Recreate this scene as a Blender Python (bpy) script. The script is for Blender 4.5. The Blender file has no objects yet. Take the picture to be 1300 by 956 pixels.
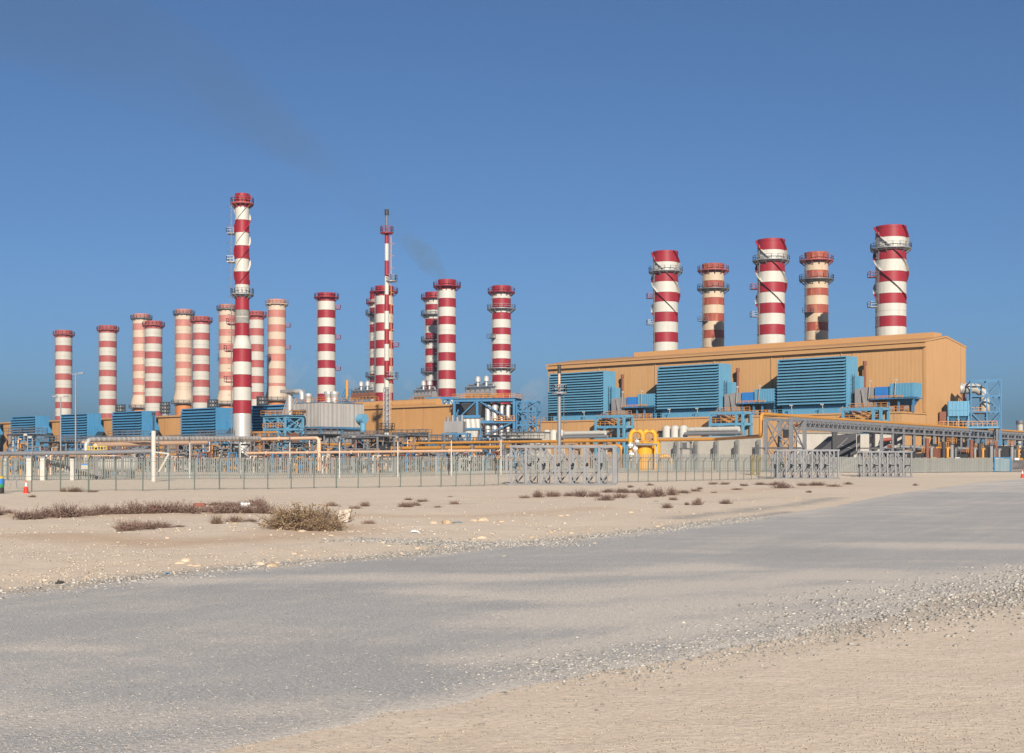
import bpy, math, random
import numpy as np
from mathutils import Vector, Matrix
random.seed(7)
R = math.radians
sc = bpy.context.scene
col = sc.collection

# ------------------------------------------------------------------ camera, sky, sun, exposure
CAMZ, F, HZ, CX = 2.0, 1700.0, 587.0, 650.0
cam = bpy.data.objects.new('camera', bpy.data.cameras.new('camera'))
col.objects.link(cam)
cam.location = (0, 0, CAMZ)
cam.rotation_euler = (R(90), 0, 0)
cam.data.sensor_width = 36
cam.data.lens = 36 * F / 1300
cam.data.shift_y = (HZ - 478) / 1300
cam.data.clip_start = 0.1
cam.data.clip_end = 20000
sc.camera = cam

SUN_EL = 24.5
SUN_AZ = math.atan2(0.125, -0.992)
world = bpy.data.worlds.new('World')
sc.world = world
world.use_nodes = True
wn = world.node_tree
wn.nodes.clear()
sky = wn.nodes.new('ShaderNodeTexSky')
sky.sky_type = 'NISHITA'
sky.sun_disc = False
sky.sun_elevation = R(SUN_EL)
sky.sun_rotation = SUN_AZ
sky.altitude = 3300
sky.air_density = 1.0
sky.dust_density = 0.0
sky.ozone_density = 6.0
bg = wn.nodes.new('ShaderNodeBackground')
bg.inputs['Strength'].default_value = 0.05
wo = wn.nodes.new('ShaderNodeOutputWorld')
wn.links.new(sky.outputs[0], bg.inputs['Color'])
wn.links.new(bg.outputs[0], wo.inputs['Surface'])

sun = bpy.data.objects.new('sun', bpy.data.lights.new('sun', 'SUN'))
col.objects.link(sun)
sun.data.energy = 5.0
sun.data.angle = R(0.53)
sun.data.color = (1.0, 0.92, 0.80)
sd = Vector((math.sin(SUN_AZ) * math.cos(R(SUN_EL)), math.cos(SUN_AZ) * math.cos(R(SUN_EL)), math.sin(R(SUN_EL))))
sun.rotation_euler = sd.to_track_quat('Z', 'Y').to_euler()
sun.location = (30, -60, 60)

sc.view_settings.view_transform = 'Standard'
sc.view_settings.look = 'None'
sc.view_settings.gamma = 1
sc.view_settings.exposure = 0.93
sc.view_settings.use_curve_mapping = False
sc.cycles.max_bounces = 6
sc.cycles.transparent_max_bounces = 16
sc.cycles.volume_bounces = 0

# ------------------------------------------------------------------ helpers
def at(x, y, Y):
    return Vector(((x - CX) / F * Y, Y, CAMZ + (HZ - y) / F * Y))

def tag(o, label=None, cat=None, group=None, kind=None):
    if label: o['label'] = label
    if cat: o['category'] = cat
    if group: o['group'] = group
    if kind: o['kind'] = kind
    return o

def thing(name, label, cat, loc=(0, 0, 0), rz=0.0, group=None):
    o = bpy.data.objects.new(name, None)
    col.objects.link(o)
    o.empty_display_size = 0.5
    o.location = loc
    o.rotation_euler = (0, 0, rz)
    return tag(o, label, cat, group)

def kids(o):
    return [c for c in bpy.data.objects if c.parent == o]

def copy_tree(o, loc, rz=None, label=None, scale=None):
    tree = {}
    for x in bpy.data.objects:
        if x.parent: tree.setdefault(x.parent.name, []).append(x)
    def rec(s, par):
        c = s.copy()
        col.objects.link(c)
        if par is not None: c.parent = par
        for k in tree.get(s.name, []): rec(k, c)
        return c
    c = rec(o, None)
    c.location = loc
    if rz is not None: c.rotation_euler = (0, 0, rz)
    if scale is not None: c.scale = scale if hasattr(scale, '__len__') else (scale,) * 3
    if label: c['label'] = label
    return c

class MB:
    def __init__(s):
        s.v, s.f, s.m, s.sm = [], [], [], []
    def add(s, vs, fs, m=0, smooth=False):
        b = len(s.v)
        s.v.extend([tuple(v) for v in vs])
        for f in fs:
            s.f.append([b + i for i in f]); s.m.append(m); s.sm.append(smooth)
        return s
    def box(s, c, d, m=0, rz=0.0, M=None):
        hx, hy, hz = d[0] / 2, d[1] / 2, d[2] / 2
        vs = [Vector((x, y, z)) for x in (-hx, hx) for y in (-hy, hy) for z in (-hz, hz)]
        rot = M if M is not None else Matrix.Rotation(rz, 3, 'Z')
        vs = [rot @ v + Vector(c) for v in vs]
        return s.add(vs, [(0, 1, 3, 2), (4, 6, 7, 5), (0, 4, 5, 1), (2, 3, 7, 6), (0, 2, 6, 4), (1, 5, 7, 3)], m)
    def span(s, a, b, m=0):
        return s.box([(a[i] + b[i]) / 2 for i in range(3)], [abs(a[i] - b[i]) for i in range(3)], m)
    def bar(s, a, b, w, h=None, m=0):
        a, b = Vector(a), Vector(b)
        h = h or w
        d = (b - a)
        L = d.length
        if L < 1e-6: return s
        M = d.to_track_quat('Y', 'Z').to_matrix()
        return s.box((a + b) / 2, (w, L, h), m, M=M)
    def tube(s, a, b, r, n=10, m=0, r2=None, caps=True):
        return s.path([a, b], r, n, m, r2=r2, caps=caps)
    def path(s, pts, r, n=10, m=0, r2=None, caps=True):
        pts = [Vector(p) for p in pts]
        rings = []
        up = Vector((0, 0, 1))
        d0 = (pts[1] - pts[0]).normalized()
        if abs(d0.dot(up)) > 0.95: up = Vector((0, 1, 0))
        for i, p in enumerate(pts):
            if i == 0: d = pts[1] - p
            elif i == len(pts) - 1: d = p - pts[i - 1]
            else: d = (pts[i + 1] - p).normalized() + (p - pts[i - 1]).normalized()
            d = d.normalized()
            x = up - d * up.dot(d)
            if x.length < 1e-3: x = Vector((1, 0, 0)) - d * d.x
            x.normalize()
            up = x
            y = d.cross(x)
            rr = r if r2 is None else r + (r2 - r) * i / (len(pts) - 1)
            rings.append([p + x * rr * math.cos(2 * math.pi * k / n) + y * rr * math.sin(2 * math.pi * k / n) for k in range(n)])
        vs = [v for q in rings for v in q]
        fs = []
        for i in range(len(pts) - 1):
            for k in range(n):
                fs.append((i * n + k, i * n + (k + 1) % n, (i + 1) * n + (k + 1) % n, (i + 1) * n + k))
        s.add(vs, fs, m, True)
        if caps:
            s.add(rings[0], [tuple(range(n - 1, -1, -1))], m)
            s.add(rings[-1], [tuple(range(n))], m)
        return s
    def lathe(s, prof, n=32, c=(0, 0, 0), mats=None, smooth=True, cap=True):
        # prof: list of (r, z); mats: material per segment; every segment has its own rings, so bands stay crisp
        for i in range(len(prof) - 1):
            vs = []
            for r, z in (prof[i], prof[i + 1]):
                vs += [(c[0] + r * math.cos(2 * math.pi * k / n), c[1] + r * math.sin(2 * math.pi * k / n), c[2] + z) for k in range(n)]
            s.add(vs, [(k, (k + 1) % n, n + (k + 1) % n, n + k) for k in range(n)], mats[i] if mats else 0, smooth)
        return s
    def ring(s, c, r0, r1, z0, z1, n=28, m=0):
        return s.lathe([(r0, z0), (r1, z0), (r1, z1), (r0, z1), (r0, z0)], n, c, [m] * 4, False)
    def rail(s, pts, h=1.1, step=2.2, w=0.07, m=0, closed=False):
        pts = [Vector(p) for p in pts]
        if closed: pts = pts + [pts[0]]
        for a, b in zip(pts, pts[1:]):
            L = (b - a).length
            for z in (h, h * 0.5): s.bar(a + Vector((0, 0, z)), b + Vector((0, 0, z)), w, m=m)
            k = max(1, int(L / step))
            for i in range(k + 1):
                p = a.lerp(b, i / k)
                s.bar(p, p + Vector((0, 0, h)), w, m=m)
        return s
    def build(s, name, mats, parent=None, loc=None):
        me = bpy.data.meshes.new(name)
        me.from_pydata(s.v, [], s.f)
        mats = mats if isinstance(mats, (list, tuple)) else [mats]
        for mt in mats: me.materials.append(mt)
        me.polygons.foreach_set('material_index', s.m)
        me.polygons.foreach_set('use_smooth', s.sm)
        me.update()
        o = bpy.data.objects.new(name, me)
        col.objects.link(o)
        if parent is not None: o.parent = parent
        if loc is not None: o.location = loc
        return o

def elbow(p, q, r, radius, k=6):
    # rounded corner path through p -> q -> r
    p, q, r = Vector(p), Vector(q), Vector(r)
    a = (p - q).normalized(); b = (r - q).normalized()
    out = []
    for i in range(k + 1):
        t = i / k
        A = q + a * radius * (1 - t); B = q + b * radius * t
        out.append(A.lerp(B, t))
    return out

def rpath(pts, radius):
    pts = [Vector(p) for p in pts]
    out = [pts[0]]
    for i in range(1, len(pts) - 1): out += elbow(pts[i - 1], pts[i], pts[i + 1], radius)
    return out + [pts[-1]]

# ------------------------------------------------------------------ materials
def N(nt, t, **kw):
    n = nt.nodes.new(t)
    for k, v in kw.items(): setattr(n, k, v)
    return n

def base_mat(name, rough=0.6, metal=0.0, spec=0.3):
    m = bpy.data.materials.new(name)
    m.use_nodes = True
    nt = m.node_tree
    b = nt.nodes['Principled BSDF']
    b.inputs['Roughness'].default_value = rough
    b.inputs['Metallic'].default_value = metal
    b.inputs['Specular IOR Level'].default_value = spec
    return m, nt, b

def ramp(nt, fac, stops):
    r = N(nt, 'ShaderNodeValToRGB')
    e = r.color_ramp.elements
    e[0].position, e[1].position = stops[0][0], stops[-1][0]
    e[0].color, e[1].color = (*stops[0][1], 1), (*stops[-1][1], 1)
    for p, c in stops[1:-1]:
        x = e.new(p); x.color = (*c, 1)
    nt.links.new(fac, r.inputs[0])
    return r.outputs[0]

def noise(nt, vec, scale, detail=4, rough=0.55):
    n = N(nt, 'ShaderNodeTexNoise')
    n.inputs['Scale'].default_value = scale
    n.inputs['Detail'].default_value = detail
    n.inputs['Roughness'].default_value = rough
    nt.links.new(vec, n.inputs['Vector'])
    return n.outputs['Fac']

def vec(nt, scale=(1, 1, 1), rot=(0, 0, 0), space='pos'):
    mp = N(nt, 'ShaderNodeMapping')
    mp.inputs['Scale'].default_value = scale
    mp.inputs['Rotation'].default_value = rot
    if space == 'pos':
        g = N(nt, 'ShaderNodeNewGeometry')
        nt.links.new(g.outputs['Position'], mp.inputs['Vector'])
    else:
        g = N(nt, 'ShaderNodeTexCoord')
        nt.links.new(g.outputs['Object'], mp.inputs['Vector'])
    return mp.outputs[0]

def mix(nt, fac, a, b, mode='MIX'):
    n = N(nt, 'ShaderNodeMix', data_type='RGBA', blend_type=mode)
    for i, x in ((0, fac), (6, a), (7, b)):
        if isinstance(x, (int, float)): n.inputs[i].default_value = x
        elif isinstance(x, tuple): n.inputs[i].default_value = (*x[:3], 1)
        else: nt.links.new(x, n.inputs[i])
    return n.outputs[2]

def math_(nt, op, a, b=0.0, clamp=False):
    n = N(nt, 'ShaderNodeMath', operation=op, use_clamp=clamp)
    for i, x in ((0, a), (1, b)):
        if isinstance(x, (int, float)): n.inputs[i].default_value = x
        else: nt.links.new(x, n.inputs[i])
    return n.outputs[0]

def paint(name, c, rough=0.55, var=0.10, scale=0.35, metal=0.0, streak=0.0, streak_c=None, seam=None, spec=0.3):
    m, nt, b = base_mat(name, rough, metal, spec)
    v = vec(nt)
    f = noise(nt, v, scale)
    lo = tuple(x * (1 - var) for x in c); hi = tuple(min(1, x * (1 + var)) for x in c)
    colr = ramp(nt, f, [(0.3, lo), (0.7, hi)])
    f2 = noise(nt, v, scale * 9, 3)
    colr = mix(nt, 0.5, colr, ramp(nt, f2, [(0.3, tuple(x * (1 - var * 0.8) for x in c)), (0.7, tuple(min(1, x * (1 + var * 0.8)) for x in c))]))
    if streak:
        sv = vec(nt, (1.3, 1.3, 0.09))
        sf = ramp(nt, noise(nt, sv, 1.0, 5, 0.6), [(0.5, (0, 0, 0)), (0.72, (1, 1, 1))])
        fac = math_(nt, 'MULTIPLY', sf, streak)
        colr = mix(nt, fac, colr, streak_c or tuple(x * 0.55 for x in c))
    if seam:
        # cladding: seam = (axis spacing along object x and y, depth of the ribs, wide joint spacing)
        tc = N(nt, 'ShaderNodeTexCoord')
        sp = N(nt, 'ShaderNodeSeparateXYZ')
        nt.links.new(tc.outputs['Object'], sp.inputs[0])
        s_ = math_(nt, 'ADD', sp.outputs[0], sp.outputs[1])
        w = math_(nt, 'PINGPONG', s_, seam[0] / 2)
        w = math_(nt, 'DIVIDE', w, seam[0] / 2)
        bp = N(nt, 'ShaderNodeBump')
        bp.inputs['Strength'].default_value = seam[1]
        bp.inputs['Distance'].default_value = 0.08
        nt.links.new(w, bp.inputs['Height'])
        nt.links.new(bp.outputs[0], b.inputs['Normal'])
        j = math_(nt, 'PINGPONG', s_, seam[2] / 2)
        j = math_(nt, 'LESS_THAN', j, 0.12)
        colr = mix(nt, math_(nt, 'MULTIPLY', j, 0.55), colr, tuple(x * 0.45 for x in c))
        # panel to panel tone differences
        fl = math_(nt, 'FLOOR', math_(nt, 'DIVIDE', s_, seam[2] / 2))
        wn_ = N(nt, 'ShaderNodeTexWhiteNoise', noise_dimensions='1D')
        nt.links.new(fl, wn_.inputs['W'])
        colr = mix(nt, math_(nt, 'MULTIPLY', wn_.outputs[0], 0.16), colr, tuple(x * 0.78 for x in c))
    nt.links.new(colr, b.inputs['Base Color'])
    return m

M = {}
M['tan'] = paint('tan_cladding', (0.42, 0.238, 0.104), 0.6, 0.05, 0.08, seam=(0.9, 0.2, 17.0), streak=0.35, streak_c=(0.30, 0.16, 0.07))
M['tan2'] = paint('tan_trim', (0.40, 0.222, 0.094), 0.55, 0.06, 0.2)
M['tanlow'] = paint('tan_plinth', (0.42, 0.24, 0.106), 0.65, 0.06, 0.12, seam=(0.9, 0.2, 13.0), streak=0.3, streak_c=(0.28, 0.16, 0.08))
M['tanfar'] = paint('tan_far_cladding', (0.41, 0.22, 0.085), 0.6, 0.06, 0.1, seam=(0.9, 0.2, 11.0), streak=0.4, streak_c=(0.30, 0.15, 0.06))
M['blue'] = paint('blue_paint', (0.09, 0.235, 0.35), 0.45, 0.10, 0.25, streak=0.3, streak_c=(0.16, 0.30, 0.42))
M['bluefar'] = paint('blue_far_paint', (0.05, 0.18, 0.325), 0.45, 0.12, 0.25, streak=0.3, streak_c=(0.11, 0.24, 0.36))
M['bluedeep'] = paint('deep_blue_paint', (0.03, 0.15, 0.40), 0.45, 0.15, 0.5, streak=0.25)
M['bluesteel'] = paint('blue_steel', (0.05, 0.15, 0.27), 0.45, 0.12, 0.6)
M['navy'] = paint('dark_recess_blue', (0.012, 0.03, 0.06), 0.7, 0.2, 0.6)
M['red'] = paint('red_paint', (0.225, 0.012, 0.020), 0.5, 0.16, 0.3, streak=0.5, streak_c=(0.15, 0.012, 0.014))
M['white'] = paint('white_paint', (0.42, 0.405, 0.365), 0.5, 0.07, 0.3, streak=0.42, streak_c=(0.30, 0.25, 0.19))
M['redold'] = paint('chalky_red_paint', (0.27, 0.060, 0.055), 0.6, 0.16, 0.4, streak=0.5, streak_c=(0.30, 0.13, 0.11))
M['whiteold'] = paint('chalky_white_paint', (0.385, 0.365, 0.325), 0.6, 0.07, 0.4, streak=0.4, streak_c=(0.36, 0.29, 0.22))
M['pink'] = paint('faded_pink_paint', (0.36, 0.135, 0.11), 0.6, 0.13, 0.4, streak=0.45, streak_c=(0.42, 0.22, 0.13))
M['cream'] = paint('faded_cream_paint', (0.43, 0.345, 0.265), 0.6, 0.10, 0.4, streak=0.5, streak_c=(0.38, 0.235, 0.155))
M['orange'] = paint('rust_orange_paint', (0.40, 0.155, 0.05), 0.6, 0.18, 0.4, streak=0.4, streak_c=(0.25, 0.07, 0.03))
M['redrust'] = paint('rusty_red_paint', (0.235, 0.048, 0.03), 0.6, 0.22, 0.4, streak=0.8, streak_c=(0.40, 0.17, 0.07))
M['creamrust'] = paint('rusty_cream_paint', (0.41, 0.325, 0.235), 0.6, 0.12, 0.4, streak=0.8, streak_c=(0.38, 0.24, 0.13))
M['soot'] = paint('sooty_lining', (0.03, 0.022, 0.02), 0.9, 0.3, 0.5)
M['galv'] = paint('galvanised_steel', (0.215, 0.215, 0.225), 0.5, 0.14, 0.6, 0.3)
M['galvd'] = paint('weathered_steel', (0.13, 0.128, 0.132), 0.55, 0.18, 0.6, 0.3)
M['silver'] = paint('silver_sheet', (0.47, 0.46, 0.44), 0.45, 0.08, 0.5, 0.45)
M['dull'] = paint('dull_aluminium_cladding', (0.42, 0.39, 0.36), 0.55, 0.1, 0.5, 0.3, seam=(1.3, 0.8, 3.4), streak=0.35)
M['grey'] = paint('grey_steel', (0.21, 0.20, 0.20), 0.6, 0.2, 0.5, streak=0.3)
M['concrete'] = paint('concrete', (0.35, 0.325, 0.285), 0.85, 0.10, 0.3, streak=0.3)
M['concretegreen'] = paint('weathered_concrete', (0.185, 0.187, 0.17), 0.85, 0.12, 0.3, streak=0.4)
M['yellow'] = paint('yellow_pipe_paint', (0.56, 0.27, 0.018), 0.42, 0.08, 0.5, streak=0.15)
M['gold'] = paint('ochre_pipe_paint', (0.44, 0.205, 0.04), 0.45, 0.10, 0.3, streak=0.15)
M['peach'] = paint('peach_lagging', (0.55, 0.37, 0.25), 0.5, 0.10, 0.3, streak=0.25)
M['rail'] = paint('orange_handrail', (0.42, 0.19, 0.05), 0.5, 0.12, 0.6)
M['railyel'] = paint('yellow_handrail', (0.50, 0.36, 0.06), 0.5, 0.1, 0.6)
M['rust'] = paint('rusty_brown_steel', (0.16, 0.06, 0.035), 0.7, 0.25, 0.5)
M['dark'] = paint('black_steel', (0.035, 0.033, 0.033), 0.6, 0.25, 0.6)
M['darktarp'] = paint('dark_grey_cladding', (0.045, 0.042, 0.048), 0.7, 0.15, 0.3)  # dark tone of a cast shadow, put into the colour
M['green'] = paint('dark_green_paint', (0.02, 0.075, 0.05), 0.5, 0.15, 0.5)
M['fencepost'] = paint('green_grey_fence_paint', (0.085, 0.105, 0.09), 0.55, 0.15, 0.6)
M['palisade'] = paint('palisade_galvanised', (0.19, 0.195, 0.18), 0.6, 0.15, 0.35, 0.2, streak=0.4)
M['maroon'] = paint('maroon_plinth', (0.14, 0.02, 0.022), 0.6, 0.1, 0.5)
M['paper'] = paint('litter_white', (0.62, 0.63, 0.64), 0.5, 0.1, 4)
M['conered'] = paint('cone_red_plastic', (0.55, 0.03, 0.015), 0.4, 0.08, 3)
M['conewhite'] = paint('cone_white_sleeve', (0.7, 0.7, 0.68), 0.4, 0.05, 3)

def mesh_mat():
    m, nt, b = base_mat('chain_link', 0.5, 0.2)
    b.inputs['Base Color'].default_value = (0.20, 0.23, 0.20, 1)
    tc = N(nt, 'ShaderNodeTexCoord')
    sp = N(nt, 'ShaderNodeSeparateXYZ')
    nt.links.new(tc.outputs['Object'], sp.inputs[0])
    p = math_(nt, 'PINGPONG', math_(nt, 'ADD', sp.outputs[0], sp.outputs[2]), 0.035)
    q = math_(nt, 'PINGPONG', math_(nt, 'SUBTRACT', sp.outputs[0], sp.outputs[2]), 0.035)
    w = math_(nt, 'MINIMUM', p, q)
    a = math_(nt, 'LESS_THAN', w, 0.0022)
    nt.links.new(a, b.inputs['Alpha'])
    return m
M['chain'] = mesh_mat()

def ground_mat():
    m, nt, b = base_mat('desert_sand', 0.92, 0, 0.15)
    v = vec(nt)
    n1 = noise(nt, v, 0.045, 5)
    n2 = noise(nt, v, 0.9, 6, 0.65)
    n3 = noise(nt, v, 14.0, 4, 0.7)
    c = ramp(nt, n1, [(0.32, (0.57, 0.465, 0.36)), (0.5, (0.63, 0.53, 0.42)), (0.68, (0.69, 0.59, 0.48))])
    c = mix(nt, 0.40, c, ramp(nt, n2, [(0.3, (0.44, 0.34, 0.25)), (0.7, (0.68, 0.565, 0.45))]))
    c = mix(nt, 0.35, c, ramp(nt, n3, [(0.33, (0.36, 0.275, 0.20)), (0.5, (0.57, 0.455, 0.34)), (0.68, (0.74, 0.62, 0.49))]))
    at1 = N(nt, 'ShaderNodeAttribute', attribute_name='brown')
    c = mix(nt, math_(nt, 'MULTIPLY', at1.outputs['Fac'], 0.75), c, mix(nt, n2, (0.44, 0.30, 0.195), (0.53, 0.385, 0.265)))
    at2 = N(nt, 'ShaderNodeAttribute', attribute_name='grit')
    sp = ramp(nt, noise(nt, v, 9.0, 5, 0.75), [(0.38, (0.15, 0.14, 0.135)), (0.5, (0.30, 0.275, 0.25)), (0.66, (0.50, 0.46, 0.41))])
    c = mix(nt, math_(nt, 'MULTIPLY', at2.outputs['Fac'], 0.85), c, sp)
    nt.links.new(c, b.inputs['Base Color'])
    h = math_(nt, 'ADD', math_(nt, 'MULTIPLY', n3, 0.35), math_(nt, 'ADD', n2, math_(nt, 'MULTIPLY', noise(nt, v, 45.0, 3), 0.12)))
    bp = N(nt, 'ShaderNodeBump')
    bp.inputs['Strength'].default_value = 0.75
    bp.inputs['Distance'].default_value = 0.05
    nt.links.new(h, bp.inputs['Height'])
    nt.links.new(bp.outputs[0], b.inputs['Normal'])
    return m

def road_mat():
    m, nt, b = base_mat('old_asphalt', 0.85, 0, 0.2)
    v = vec(nt)
    n1 = noise(nt, v, 0.22, 5)
    n2 = noise(nt, v, 26.0, 3, 0.8)
    n3 = noise(nt, v, 75.0, 2, 0.7)
    c = ramp(nt, n1, [(0.3, (0.38, 0.364, 0.346)), (0.7, (0.50, 0.479, 0.455))])
    c = mix(nt, 0.45, c, ramp(nt, n2, [(0.34, (0.13, 0.128, 0.125)), (0.5, (0.43, 0.412, 0.393)), (0.63, (0.70, 0.67, 0.635))]))
    c = mix(nt, 0.25, c, ramp(nt, n3, [(0.32, (0.07, 0.07, 0.07)), (0.68, (0.48, 0.46, 0.44))]))
    d = N(nt, 'ShaderNodeAttribute', attribute_name='dust')
    nd = noise(nt, vec(nt, (0.5, 1.2, 1), (0, 0, R(-38))), 0.9, 7, 0.62)
    nf = noise(nt, v, 18.0, 4, 0.7)
    df = math_(nt, 'ADD', d.outputs['Fac'], math_(nt, 'MULTIPLY', math_(nt, 'SUBTRACT', nd, 0.5), 1.3))
    df = math_(nt, 'ADD', df, math_(nt, 'MULTIPLY', math_(nt, 'SUBTRACT', nf, 0.5), 1.7))
    df = math_(nt, 'ADD', df, math_(nt, 'MULTIPLY', math_(nt, 'SUBTRACT', noise(nt, v, 4.0, 5, .7), 0.5), 0.8))
    m1 = N(nt, 'ShaderNodeMapping'); m1.inputs['Rotation'].default_value = (0, 0, R(-64)); nt.links.new(v, m1.inputs['Vector'])
    m2 = N(nt, 'ShaderNodeMapping'); m2.inputs['Scale'].default_value = (0.07, 1.5, 1); nt.links.new(m1.outputs[0], m2.inputs['Vector'])
    df = math_(nt, 'ADD', df, math_(nt, 'MULTIPLY', math_(nt, 'SUBTRACT', noise(nt, m2.outputs[0], 1.0, 5, .65), 0.5), 1.1))
    dr = N(nt, 'ShaderNodeMapRange')
    dr.inputs['From Min'].default_value = 0.1
    dr.inputs['From Max'].default_value = 1.0
    dr.inputs['To Max'].default_value = 0.92
    nt.links.new(df, dr.inputs['Value'])
    sand = ramp(nt, nf, [(0.3, (0.50, 0.44, 0.375)), (0.7, (0.72, 0.64, 0.555))])
    c = mix(nt, dr.outputs[0], c, sand)
    nt.links.new(c, b.inputs['Base Color'])
    bp = N(nt, 'ShaderNodeBump')
    bp.inputs['Strength'].default_value = 0.9
    bp.inputs['Distance'].default_value = 0.03
    nt.links.new(math_(nt, 'ADD', n2, math_(nt, 'MULTIPLY', n3, 0.6)), bp.inputs['Height'])
    nt.links.new(bp.outputs[0], b.inputs['Normal'])
    return m

def stone_mat(name, cols, scale):
    m, nt, b = base_mat(name, 0.9, 0, 0.2)
    v = vec(nt)
    c = ramp(nt, noise(nt, v, scale, 2), [(0.28, cols[0]), (0.5, cols[1]), (0.72, cols[2])])
    nt.links.new(c, b.inputs['Base Color'])
    bp = N(nt, 'ShaderNodeBump'); bp.inputs['Strength'].default_value = 0.5; bp.inputs['Distance'].default_value = 0.02
    nt.links.new(noise(nt, v, 30, 4), bp.inputs['Height']); nt.links.new(bp.outputs[0], b.inputs['Normal'])
    return m
M['ground'] = ground_mat()
M['road'] = road_mat()
M['gravel'] = stone_mat('grey_gravel', [(0.13, 0.123, 0.115), (0.27, 0.252, 0.23), (0.46, 0.425, 0.38)], 11)
M['pebble'] = stone_mat('pale_pebbles', [(0.27, 0.225, 0.18), (0.38, 0.32, 0.26), (0.47, 0.41, 0.34)], 7)
M['rock'] = stone_mat('limestone_rock', [(0.33, 0.23, 0.14), (0.43, 0.335, 0.235), (0.50, 0.42, 0.325)], 3)
M['twig'] = stone_mat('dry_twigs', [(0.085, 0.055, 0.045), (0.14, 0.095, 0.075), (0.22, 0.155, 0.115)], 5)
M['leafdry'] = stone_mat('dry_purple_leaves', [(0.12, 0.068, 0.06), (0.20, 0.125, 0.105), (0.30, 0.21, 0.165)], 6)
M['leafolive'] = stone_mat('olive_tan_leaves', [(0.12, 0.08, 0.042), (0.22, 0.15, 0.085), (0.34, 0.245, 0.145)], 7)

# ------------------------------------------------------------------ noise for terrain
def vnoise(x, y, seed=0):
    xi, yi = np.floor(x), np.floor(y)
    xf, yf = x - xi, y - yi
    u, w = xf * xf * (3 - 2 * xf), yf * yf * (3 - 2 * yf)
    def h(a, b):
        t = np.sin(a * 127.1 + b * 311.7 + seed * 74.7) * 43758.5453
        return t - np.floor(t)
    return (h(xi, yi) * (1 - u) + h(xi + 1, yi) * u) * (1 - w) + (h(xi, yi + 1) * (1 - u) + h(xi + 1, yi + 1) * u) * w
def fbm(x, y, seed=0, o=4):
    s, a, t = 0, 1.0, 0
    for i in range(o):
        s = s + a * vnoise(x * 2 ** i, y * 2 ** i, seed + i); t += a; a *= 0.5
    return s / t
def sstep(a, b, x):
    t = np.clip((x - a) / (b - a), 0, 1)
    return t * t * (3 - 2 * t)

def gpt(x, y):           # ground point under a picture position
    Y = CAMZ * F / (y - HZ)
    return np.array(((x - CX) / F * Y, Y))

FAR = np.array([gpt(*p) for p in [(-900, 860), (-450, 806), (-200, 778), (0, 755), (130, 741), (250, 727), (380, 716), (500, 708), (620, 695), (760, 681), (900, 665), (1000, 651), (1060, 641), (1110, 630), (1170, 621), (1235, 612), (1330, 605)]])
NEAR = np.array([gpt(*p) for p in [(-800, 1250), (-450, 1090), (-120, 1060), (150, 985), (400, 928), (640, 884), (800, 850), (950, 821), (1080, 796), (1200, 766), (1330, 736), (1480, 705), (1700, 675), (2000, 650), (2300, 630), (2500, 617), (2700, 610)]])
def resample(P, n):
    d = np.r_[0, np.cumsum(np.linalg.norm(np.diff(P, axis=0), axis=1))]
    k = np.linspace(0, 1, n) ** 1.9 * d[-1]
    return np.stack([np.interp(k, d, P[:, i]) for i in (0, 1)], 1)
FENCE_Y = ([-400, -60, -34, -5.8, 30, 60, 120, 400], [60, 72, 89.5, 110, 158, 185, 220, 300])
def height(x, y):
    x, y = np.asarray(x, float), np.asarray(y, float)
    pad = 0.6 * sstep(0, 30, y - np.interp(x, *FENCE_Y)) * sstep(-30, 15, x)
    r = np.hypot(x, y)
    bump = (fbm(x * 0.35, y * 0.35, 3) - 0.5) * 0.16 + (fbm(x * 1.3, y * 1.3, 9) - 0.5) * 0.07
    edge = sstep(0.6, 4.5, y - np.interp(x, FAR[:, 0], FAR[:, 1]) - 0.03 * y) * (1 - sstep(90, 160, r)) * (y > 0)
    return pad + bump * edge
def hz(x, y):
    return float(height(np.array([x]), np.array([y]))[0])

def blob(x, y, pts, w):
    # soft stripe along ground points, w = half width in metres
    d = np.full(x.shape, 1e9)
    for a, b in zip(pts, pts[1:]):
        ab = b - a
        t = np.clip(((x - a[0]) * ab[0] + (y - a[1]) * ab[1]) / max(1e-9, ab @ ab), 0, 1)
        d = np.minimum(d, np.hypot(x - a[0] - t * ab[0], y - a[1] - t * ab[1]))
    return np.clip(1 - d / w, 0, 1)
def stripe(x, y, pix, w):
    return blob(x, y, [gpt(*p) for p in pix], w)

def grid_object(name, X, Y, Z, mat, attrs, wrap=False):
    ni, nj = X.shape
    vs = np.stack([X, Y, Z], -1).reshape(-1, 3)
    idx = np.arange(ni * nj).reshape(ni, nj)
    nxt = np.roll(idx, -1, 1) if wrap else idx[:, 1:]
    cur = idx if wrap else idx[:, :-1]
    fs = np.stack([cur[:-1], nxt[:-1], nxt[1:], cur[1:]], -1).reshape(-1, 4)
    me = bpy.data.meshes.new(name)
    me.from_pydata(vs.tolist(), [], fs.tolist())
    me.polygons.foreach_set('use_smooth', [True] * len(fs))
    for k, a in attrs.items():
        at_ = me.attributes.new(k, 'FLOAT', 'POINT')
        at_.data.foreach_set('value', a.reshape(-1).astype(np.float32))
    me.materials.append(mat)
    me.update()
    o = bpy.data.objects.new(name, me)
    col.objects.link(o)
    return o

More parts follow.
